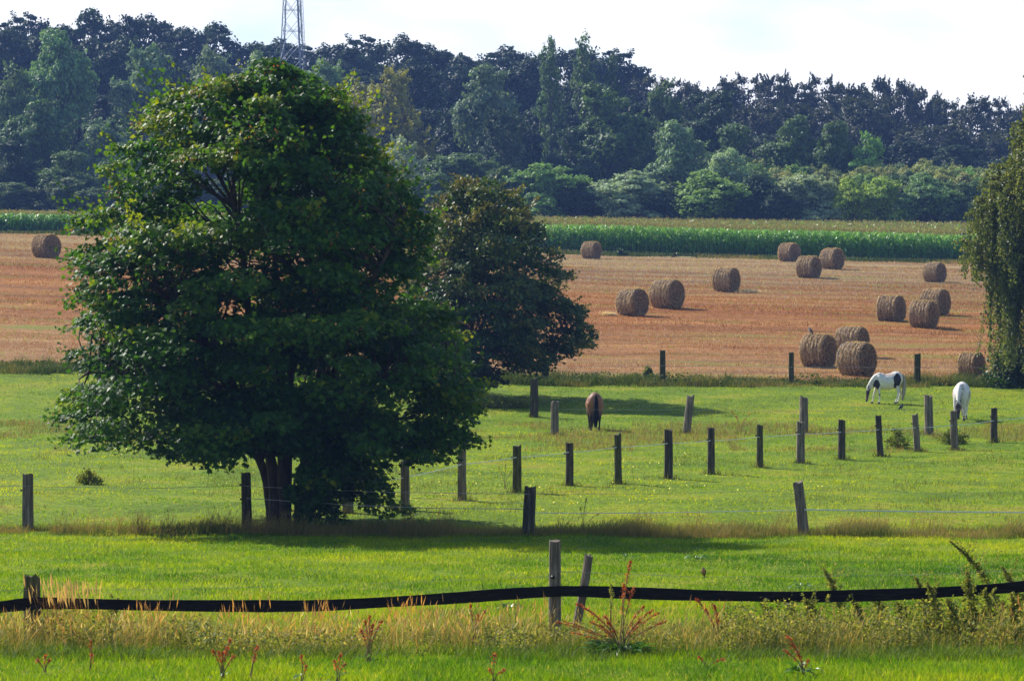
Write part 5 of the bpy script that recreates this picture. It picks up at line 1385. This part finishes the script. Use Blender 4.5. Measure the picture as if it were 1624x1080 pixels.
def horse(name, label, px, py, hpx, rz, colfn, mane_c, tail_c, halter=False, tail_dark_w=1.0, hoof_light=False, dy=0):
    p = ground_hit(px, py)
    sc_ = hpx / ppm(p.y) / 1.40
    root = empty(name, (p.x, p.y + dy, tz(p.x, p.y + dy)), rz); root.scale = (sc_,) * 3
    tag(root, label, 'horse')
    b = MB()
    # trunk rings: x, centre z, half height, half width
    tr = [(-.66, .90, .10, .09), (-.60, .92, .22, .165), (-.50, .955, .315, .215), (-.40, .975, .365, .25), (-.27, .945, .365, .285), (-.12, .92, .35, .31), (.05, .94, .365, .33), (.20, .985, .375, .325), (.33, 1.03, .365, .30), (.45, 1.06, .315, .275), (.55, 1.06, .24, .22), (.62, 1.06, .13, .13)]
    n = 20; rows = []
    th = np.arange(n) / n * 2 * np.pi
    for x, z, h, w in tr:
        rows.append(np.stack([np.full(n, x), np.cos(th) * w * (1 - .18 * np.clip(np.sin(th), 0, 1) ** 2), z + np.sin(th) * h], -1))
    V = np.concatenate(rows); i = np.arange(len(tr) - 1)[:, None] * n; q = np.arange(n)[None, :]
    b.add(V, np.stack([i + q, i + (q + 1) % n, i + n + (q + 1) % n, i + n + q], -1).reshape(-1, 4)[:, ::-1])
    b.add(rows[0], np.arange(n)[None, :]); b.add(rows[-1], np.arange(n)[None, ::-1])
    def limb(pts):
        P = [(a[0], a[1], a[2]) for a in pts]; tube(b, smoothline(P, 3), np.interp(np.arange(3 * (len(P) - 1) + 1) / 3, range(len(P)), [a[4] for a in pts]), 12,
                                                    R2=np.interp(np.arange(3 * (len(P) - 1) + 1) / 3, range(len(P)), [a[3] for a in pts]))
    # neck: x,y,z, in-plane half depth, half width
    limb([(-.36, 0, 1.10, .25, .15), (-.52, 0, 1.02, .235, .14), (-.67, 0, .88, .18, .11), (-.79, 0, .73, .14, .088), (-.87, 0, .62, .115, .075)])
    limb([(-.86, 0, .63, .09, .075), (-.885, 0, .54, .115, .088), (-.90, 0, .42, .105, .080), (-.915, 0, .30, .075, .060), (-.93, 0, .18, .060, .048), (-.935, 0, .10, .062, .052), (-.935, 0, .045, .045, .042)])
    hooves = []
    for y, fwd in ((-.145, 0), (.145, 1)):
        if fwd: limb([(-.46, y * .8, .84, .12, .09), (-.53, y, .62, .085, .068), (-.60, y, .41, .052, .046), (-.615, y, .36, .054, .05), (-.65, y, .18, .032, .028), (-.67, y, .085, .038, .036), (-.69, y, .03, .045, .044)]); hooves.append((-.70, y))
        else: limb([(-.45, y * .8, .84, .13, .09), (-.43, y, .62, .09, .07), (-.405, y, .42, .052, .048), (-.40, y, .37, .055, .05), (-.395, y, .19, .032, .029), (-.40, y, .085, .038, .036), (-.415, y, .03, .045, .044)]); hooves.append((-.425, y))
    for y, fwd in ((-.15, 1), (.15, 0)):
        dx = -.0 if fwd else .12
        limb([(.43 + dx * .3, y * .75, .98, .20, .13), (.38 + dx * .5, y, .78, .155, .11), (.38 + dx * .8, y, .60, .09, .07), (.425 + dx, y, .46, .062, .048), (.415 + dx, y, .40, .056, .044), (.355 + dx, y, .22, .036, .03), (.315 + dx, y, .09, .040, .038), (.295 + dx, y, .03, .046, .046)]); hooves.append((.285 + dx, y))
    me = remeshed(b, 'body', .020, 5, colfn, M['coat'])
    o = bpy.data.objects.new('body', me); COL.objects.link(o); o.parent = root
    for hx, hy in hooves:
        m = MB(); tube(m, [(hx - .012, hy, -.01), (hx, hy, .055)], [.062, .048], 10); m.build('hoof', M['hoof'], root)
    for s in (-1, 1):
        m = MB(); tube(m, [(-.865, s * .055, .655), (-.885, s * .075, .71), (-.90, s * .082, .775)], [.03, .028, .004], 7, R2=[.018, .016, .003]); m.build('ear', hair_mat('ear_hair', colfn(np.array([[-.885, 0, .54]]))[0].tolist()), root)
        m = MB(); tube(m, [(-.905, s * .074, .50), (-.905, s * .094, .50)], [.02, .012], 8); m.build('eye', M['eye'], root)
    hm, tm = hair_mat('mane_hair', mane_c), hair_mat('tail_hair', tail_c)
    rng = np.random.default_rng(5)
    m = MB(); crest = smoothline([(-.38, 0, 1.33), (-.52, 0, 1.27), (-.70, 0, 1.09), (-.84, 0, .86), (-.925, 0, .70), (-.95, 0, .62)], 8)
    for c in crest:
        for s in range(5):
            yy = rng.normal(-.035, .03); L = rng.uniform(.10, .20)
            dx = .45; e = c + np.array([dx * L + rng.normal(0, .02), yy * 1.5, -L * .8]); tube(m, [c + np.array([.02, 0, -.03]), (c + e) / 2 + np.array([0, yy * .9, .02]), e], [.02, .016, .006], 4)
    m.build('mane', hm, root)
    m = MB()
    for s in range(46):
        a = rng.uniform(0, 6.28); w = rng.uniform(0, 1) ** .5 * tail_dark_w; oy, ox = math.cos(a) * .085 * w, math.sin(a) * .06 * w
        tube(m, smoothline([(.60, oy * .25, 1.25), (.68 + ox * .5, oy * .6, 1.12), (.70 + ox, oy, .8), (.66 + ox, oy * 1.15, .45), (.62 + ox * .8, oy * .8, rng.uniform(.10, .28))], 3), np.interp(np.arange(13), [0, 3, 9, 12], [.028, .034, .026, .006]), 5)
    m.build('tail', tm, root)
    if halter:
        m = MB(); th_ = np.linspace(0, 2 * np.pi, 17)
        tube(m, [(-.925 + math.cos(q) * .075, math.sin(q) * .062, .205 + math.cos(q) * .012) for q in th_], .011, 5)
        for s in (-1, 1): tube(m, [(-.93, s * .06, .21), (-.87, s * .085, .40), (-.83, s * .085, .60)], .010, 5)
        m.build('halter', M['halter'], root)
    return root

def ell(co, c, r, two=None):
    return ((co[:, 0] - c[0]) / r[0]) ** 2 + ((co[:, 2] - c[1]) / r[1]) ** 2
def pinto(co):
    w = np.array([.70, .66, .60]); c = np.tile(w, (len(co), 1)); bl = np.array([.016, .012, .014])
    c = np.where((ell(co, (-.02, 1.27), (.24, .09)) < 1)[:, None], np.array([.46, .38, .33]), c)
    wv = .12 * np.sin(co[:, 0] * 23 + co[:, 2] * 17)
    near = co[:, 1] < .04
    c = np.where(((ell(co, (-.53, .80), (.135, .22)) + wv < 1) & near)[:, None], bl, c)
    c = np.where(((ell(co, (.36, 1.02), (.17, .27)) + wv < 1) & near)[:, None], bl, c)
    c = np.where(((ell(co, (.27, .80), (.07, .14)) + wv < 1) & near)[:, None], bl, c)
    c = np.where(((ell(co, (.0, 1.1), (.25, .25)) + wv < 1) & (co[:, 1] > .1))[:, None], bl, c)
    c = np.where(((co[:, 2] < .63) & (co[:, 0] < -.775) & ~((co[:, 2] < .13) & (co[:, 0] > -.93)))[:, None], bl, c)
    c = np.where(((np.abs(co[:, 2] - .37) < .045) & (co[:, 0] > -.5) & (co[:, 0] < -.3))[:, None], np.array([.2, .17, .15]), c)
    return c
def white(co):
    c = np.tile(np.array([.64, .60, .56]), (len(co), 1))
    c = np.where((co[:, 1] > .22)[:, None], np.array([.40, .34, .31]), c)
    c = np.where(((co[:, 2] < .64) & (co[:, 0] < -.80))[:, None], np.array([.035, .024, .028]), c)
    c = np.where(((co[:, 2] < .16) & (co[:, 2] > .07) & (co[:, 0] > -.75))[:, None], np.array([.10, .08, .09]), c)
    c = np.where(((ell(co, (.1, .9), (.3, .16)) < 1) & (np.abs(co[:, 1]) > .2))[:, None], np.array([.36, .28, .24]), c)
    return c
def bay(co):
    a, b_ = np.array([.27, .11, .055]), np.array([.020, .011, .012])
    t = np.clip((co[:, 2] - .48) / .25, 0, 1)[:, None]; c = b_ + (a - b_) * t
    t2 = np.clip((1.32 - co[:, 2]) / .25, 0, 1)[:, None]; c = c * (0.65 + .35 * t2)
    return np.where(((co[:, 0] < -.8) & (co[:, 2] < .2))[:, None], b_, c)
horse('pinto_horse', 'black and white pinto grazing side on with a pink halter', 1409, 639.5, 51, 0.0, pinto, (.72, .68, .60), (.46, .38, .30), True)
horse('white_horse', 'whitish horse with dark head grazing towards the viewer', 1527, 668, 61, math.radians(76), white, (.55, .50, .46), (.4, .36, .33), dy=.5)
horse('brown_horse', 'brown horse with black tail grazing, seen from behind', 942, 680.5, 60, math.radians(-86), bay, (.02, .012, .012), (.010, .007, .010), tail_dark_w=.95, dy=-.3)

# ------------------------------------------------------------------ birds
def bird(name, label, loc, size, heading, body_c, head_c, wing_c, lean=.9, wire_perch=False):
    root = empty(name, loc, heading); root.scale = (size,) * 3; tag(root, label, 'bird')
    # unit bird: height 1, facing -X
    b = MB()
    tube(b, smoothline([(.34, 0, .20), (.20, 0, .30), (.02, 0, .48), (-.08, 0, .68), (-.10, 0, .80), (-.10, 0, .92), (-.09, 0, .98)], 3),
         np.interp(np.arange(19) / 3, range(7), [.05, .13, .20, .17, .125, .12, .04]), 12, R2=np.interp(np.arange(19) / 3, range(7), [.04, .12, .19, .17, .13, .13, .04]))
    def cf(co): return np.where((co[:, 2] > .76)[:, None], np.array(head_c), np.array(body_c))
    me = remeshed(b, 'body', .03, 2, cf, M['coat'])
    o = bpy.data.objects.new('body', me); COL.objects.link(o); o.parent = root
    mw = hair_mat('feathers', wing_c)
    for s in (-1, 1):
        m = MB(); tube(m, smoothline([(-.06, s * .15, .70), (.08, s * .19, .52), (.28, s * .13, .28), (.44, s * .05, .08)], 3), np.interp(np.arange(10) / 3, range(4), [.05, .07, .06, .01]), 8, R2=np.interp(np.arange(10) / 3, range(4), [.10, .15, .09, .02])); m.build('wing', mw, root)
        m = MB(); tube(m, [(.02, s * .07, .32), (.0, s * .07, 0)], .022, 5); m.build('leg', M['hoof'], root)
        m = MB(); tube(m, [(-.185, s * .07, .87), (-.20, s * .09, .87)], [.022, .012], 6); m.build('eye', M['eye'], root)
    m = MB(); tube(m, [(.28, 0, .25), (.42, 0, .06), (.55, 0, -.12)], [.07, .08, .05], 8, R2=[.03, .02, .012]); m.build('tail', mw, root)
    m = MB(); tube(m, [(-.20, 0, .86), (-.27, 0, .84), (-.31, 0, .80)], [.04, .025, .005], 6); m.build('beak', M['hoof'], root)
    return root
bt, bs, bth = bale_top
bird('grey_bird', 'grey bird of prey perched on top of the large bale', (bt.x - .42 * math.cos(bth) * bs, bt.y - .42 * math.sin(bth) * bs, bt.z + 1.435 * bs), .40, math.radians(20), (.50, .46, .42), (.28, .25, .24), (.13, .105, .10))
p = ground_hit(1430, 651)
bird('crow', 'small black and grey crow standing on the pasture below the pinto', p, .30, math.radians(150), (.10, .10, .12), (.012, .012, .016), (.05, .05, .065))
w1 = at(1116, 914.3, 47.85)
bird('small_brown_bird', 'small brown bird sitting on the thin near wire', (w1.x, w1.y, w1.z), .135, math.radians(75), (.30, .155, .07), (.24, .12, .06), (.16, .085, .045))

# ------------------------------------------------------------------ weeds in front
def dock(px, py, tips, n_leaf, label, seed, leaf=.16, name='dock_plant', group='red docks in front', red=True, bushy=1.0, spread=.20):
    """tips: photo positions of the spike tips."""
    rng = np.random.default_rng(seed); p = ground_hit(px, py); k = p.y / F_PX
    root = empty(name, p); tag(root, label, 'plant', group)
    for (tx, ty) in tips:
        e = np.array([(tx - px) * k, rng.normal(0, .06), at(tx, ty, p.y).z - p.z]); h = e[2]
        s = smoothline([(rng.normal(0, .02), 0, -.02), (e[0] * .25, e[1] * .4, h * .50), (e[0] * .75, e[1] * .8, h * .88), e], 6)
        st = MB(); tube(st, s, np.linspace(.008, .003, len(s)), 5)
        n = int(90 * h / .5 * bushy) + 20; t = rng.uniform(.32, 1.0, n) ** .8; idx = t * (len(s) - 1); i0 = np.clip(idx.astype(int), 0, len(s) - 2); f = (idx - i0)[:, None]
        P = s[i0] * (1 - f) + s[i0 + 1] * f; wd = .022 * (1.2 - t)[:, None] + .006
        P = P + rng.normal(0, 1, (n, 3)) * wd * (.55 + .5 * np.sin(t * 40 + rng.uniform(0, 6)))[:, None]
        br = st.build('stem', M['stem'], root)
        sp = MB(); leaves(sp, P, rng.normal(size=P.shape), .021 * rng.uniform(.6, 1.5, len(P)), OVAL * np.array([1.4, 1]), rng, np.clip(rng.normal(.55, .25, len(P)), 0, 1)); sp.build('seed_spike', M['dock_red'] if red else M['weed'], br)
    lf = MB()
    for i in range(n_leaf):
        a = rng.uniform(0, 6.28); el = rng.uniform(.1, .9); L = leaf * rng.uniform(.6, 1.3); r0 = rng.uniform(0, spread)
        c = np.array([math.cos(a) * r0, math.sin(a) * r0 * .6, .03 + rng.uniform(0, .09)]); d = np.array([math.cos(a), math.sin(a) * .8, el]); sd = np.array([-math.sin(a), math.cos(a), 0])
        sd = sd * .7 + rng.normal(0, .3, 3)
        rws = []
        for t, w in ((0, .1), (.25, .34), (.55, .36), (.85, .18), (1.05, .02)):
            q = c + d * L * t - np.array([0, 0, .5 * L * t * t]); wv = sd * L * w * .55; rws += [q - wv + np.array([0, 0, .15 * L * w]), q, q + wv + np.array([0, 0, .15 * L * w])]
        V = np.array(rws); F = []
        for j in range(4):
            F += [[3 * j, 3 * j + 1, 3 * j + 4, 3 * j + 3], [3 * j + 1, 3 * j + 2, 3 * j + 5, 3 * j + 4]]
        lf.add(V, F, float(np.clip(rng.normal(.5, .25), 0, 1)), 0, True)
    if n_leaf: lf.build('leaf_rosette', M['dock_leaf'], root)
    return root
dock(985, 1040, [(881, 986), (892, 984), (914, 957), (925, 962), (935, 985), (950, 990), (962, 985), (1000, 888), (990, 925), (1006, 930), (1016, 985), (1036, 966), (1046, 972), (1056, 985), (905, 1003), (1022, 960), (958, 975)], 120, 'large dock with many red spikes and broad green leaves right of the leaning post', 1, leaf=.19, spread=.34)
dock(968, 1035, [(969, 926), (972, 940)], 6, 'tall green weed stem standing among the red dock spikes', 2, red=False, name='weed_plant', group=None, bushy=.5)
dock(585, 1052, [(578, 985), (586, 975), (592, 990), (606, 984), (572, 998)], 10, 'red dock with upright spikes in the orange grass', 3, leaf=.1)
dock(352, 1082, [(337, 1030), (345, 1032), (352, 1034), (360, 1030), (366, 1012), (372, 1040)], 4, 'bunch of bright red dock spikes at the bottom left of centre', 4, leaf=.1)
dock(398, 1080, [(409, 1023), (404, 1040)], 0, 'single slanting red dock spike beside the bright red bunch', 5)
dock(70, 1072, [(56, 1046), (70, 1040), (78, 1046)], 4, 'low red dock at the bottom left', 6, leaf=.08)
dock(143, 1066, [(144, 1016), (147, 1035)], 0, 'thin orange dock spike right of the low red dock', 7)
dock(480, 1082, [(478, 1036), (486, 1056)], 5, 'brownish red dock spike left of the two central ones', 8, leaf=.09)
dock(535, 1082, [(530, 1046), (540, 1038), (548, 1052)], 12, 'short red dock with leaves near the bottom edge', 9, leaf=.10)
dock(783, 1082, [(785, 1034), (776, 1058), (800, 1060)], 0, 'slim red dock spikes below the tall squared post', 10)
dock(1275, 1072, [(1248, 1008), (1256, 1020), (1265, 1036), (1282, 1045), (1243, 1030)], 22, 'dock with fanned red stems and pale leaves at the bottom right', 11, leaf=.16)
dock(1120, 1062, [(1108, 1040), (1150, 1044)], 0, 'short dark red dock stems right of the large dock', 12)
dock(1140, 1030, [(1104, 950), (1118, 965), (1132, 958), (1138, 972)], 3, 'thin dark weed with reddish tips right of the large dock', 13, red=True, leaf=.09)
dock(752, 1030, [(745, 958), (770, 968), (758, 975)], 3, 'thin brown weed left of the tall squared post', 14, red=True, leaf=.09, bushy=.5)
for i, (px, py, lb, n, lf) in enumerate([(1105, 890, 'leafy green weed rosette on the paddock behind the wire bird', 26, .14), (1270, 934, 'pale leafy weed rosette just above the black belt', 34, .12), (1340, 908, 'low pale clover patch on the paddock right of centre', 40, .08), (1000, 889, 'dark low weed rosette behind the tall dock spike', 26, .10),
                                          (690, 924, 'low weed rosette left of the tall squared post', 26, .09), (45, 872, 'small blue green weed rosette at the left of the paddock', 14, .10), (810, 968, 'leafy weed tuft under the belt left of the tall squared post', 26, .12), (1515, 908, 'low clover patch near the right weeds', 26, .08)]):
    dock(px, py, [], n, lb, 40 + i, leaf=lf, name='weed_rosette', group='leafy weeds on the paddock', spread=.24)
for i, (px, py, tips, lb) in enumerate([(1175, 686, [(1160, 652), (1168, 660), (1190, 655), (1182, 664), (1200, 664)], 'orange brown dock in the far pasture'),
                                         (730, 672, [(715, 655), (726, 650), (738, 656)], 'reddish dock right of the maple crown'),
                                         (95, 684, [(82, 655), (95, 650), (108, 658)], 'reddish brown dock under the left maple tip'),
                                         (800, 775, [(790, 740), (802, 735), (812, 748)], 'pale green weed beside the mossy post'),
                                         (925, 842, [(920, 805), (930, 790), (950, 815)], 'thin brown weed between stout post and dock'),
                                         (905, 686, [(895, 664), (908, 668)], 'small reddish weed left of the brown horse')]):
    dock(px, py, tips, 10 if i < 3 else 4, lb, 60 + i, leaf=.10, name='dock_plant' if i < 3 else 'weed_plant', group=None, bushy=.7, red=(i < 3))

def mugwort(px, py, tx, ty, label, seed, bushy=1.0):
    rng = np.random.default_rng(seed); p = ground_hit(px, py); k = p.y / F_PX
    root = empty('mugwort_plant', p); tag(root, label, 'plant', 'tall weeds under the right half of the belt')
    e = np.array([(tx - px) * k, rng.normal(0, .08), at(tx, ty, p.y).z - p.z]); h = max(.2, e[2])
    s = smoothline([(0, 0, -.03), (e[0] * .30, e[1] * .3, h * .5), (e[0] * .65, e[1] * .7, h * .8), e], 6)
    st = MB(); tube(st, s, np.linspace(.010, .003, len(s)), 5); st.build('stem', M['stem'], root)
    lf = MB()
    n = int(h * 620 * bushy); t = rng.uniform(.12, 1.0, n); idx = t * (len(s) - 1); i0 = np.clip(idx.astype(int), 0, len(s) - 2); f = (idx - i0)[:, None]
    c = s[i0] * (1 - f) + s[i0 + 1] * f
    wd = (np.interp(t, [0, .35, .7, 1], [.14, .13, .065, .015]) * rng.uniform(.2, 1, n))
    cl = .5 + .5 * np.sin(t * 34 + rng.uniform(0, 6)); wd = wd * (.45 + .8 * cl)
    a = rng.uniform(0, 6.28, n); d = np.stack([np.cos(a), np.sin(a), rng.uniform(-.3, .6, n)], -1)
    P = c + d * wd[:, None]
    leaves(lf, P, rng.normal(size=(n, 3)) + np.array([0, 0, .6]), np.interp(t, [0, .6, 1], [.060, .040, .024]) * rng.uniform(.6, 1.4, n), OVAL * np.array([1.3, 1]), rng, np.clip(rng.normal(.52, .24, n) + .25 * (t - .5), 0, 1), axis=d + rng.normal(0, .4, (n, 3)))
    for q in range(int(5 * bushy * h / .6) + 2):       # side shoots
        tt = rng.uniform(.3, .8); b = s[int(tt * (len(s) - 1))]; aa = rng.uniform(0, 6.28); L = rng.uniform(.10, .24) * h / .6
        dv = np.array([math.cos(aa) * .55, math.sin(aa) * .55, .8]) * L; m_ = 40; u = rng.uniform(0, 1, m_)
        P2 = b + dv * u[:, None] + rng.normal(0, .010, (m_, 3))
        leaves(lf, P2, rng.normal(size=(m_, 3)), .028, OVAL * np.array([1.3, 1]), rng, np.clip(rng.normal(.5, .22, m_), 0, 1))
    lf.build('foliage', M['weed'], root)
MW = [(1340, 1016, 1306, 900, 'upright mugwort, tallest left of the right weeds'), (1262, 1018, 1248, 943, 'bushy mugwort at the left start of the right weeds'), (1300, 1022, 1275, 948, 'bushy mugwort second in the right weeds'),
      (1372, 1020, 1352, 948, 'mugwort right of the tallest upright one'), (1402, 1016, 1388, 940, 'slim mugwort crossing the belt'), (1440, 1018, 1424, 956, 'short bushy mugwort below the belt'), (1474, 1018, 1452, 914, 'mugwort with a narrow dark tip above the belt'),
      (1492, 1022, 1470, 922, 'mugwort leaning left, paired with the narrow tipped one'), (1600, 1012, 1508, 858, 'very tall mugwort leaning far left across the belt'), (1545, 1022, 1532, 905, 'bushy mugwort under the leaning tall one'), (1575, 1020, 1562, 935, 'olive mugwort near the right edge'),
      (1628, 1014, 1590, 898, 'dark mugwort at the right edge'), (1520, 1026, 1502, 948, 'short mugwort between the taller right ones'), (1612, 1030, 1604, 940, 'full mugwort in the right corner'), (1236, 1024, 1206, 955, 'thin mugwort left of the other right weeds'), (170, 1016, 186, 948, 'dark green mugwort right of the left end post')]
for i, (a, b, c, d, lb) in enumerate(MW):
    mugwort(a, b, c, d, lb, 300 + i, 1.35 if 'bushy' in lb or 'full' in lb else 1.0)

# ------------------------------------------------------------------ haze
hz = MB(); box(hz, (0, 780, 53), (1300, 1700, 152))
mh = bpy.data.materials.new('haze_air'); mh.use_nodes = True
hn, hl = mh.node_tree.nodes, mh.node_tree.links; hn.clear()
ho = hn.new('ShaderNodeOutputMaterial'); pv = hn.new('ShaderNodeVolumePrincipled')
pv.inputs['Density'].default_value = 0.00016; pv.inputs['Color'].default_value = (0.26, 0.44, 1.0, 1); pv.inputs['Anisotropy'].default_value = 0.2
hl.new(pv.outputs[0], ho.inputs['Volume'])
tag(hz.build('haze', mh), 'thin blue summer haze over the whole valley', 'haze', kind='stuff')
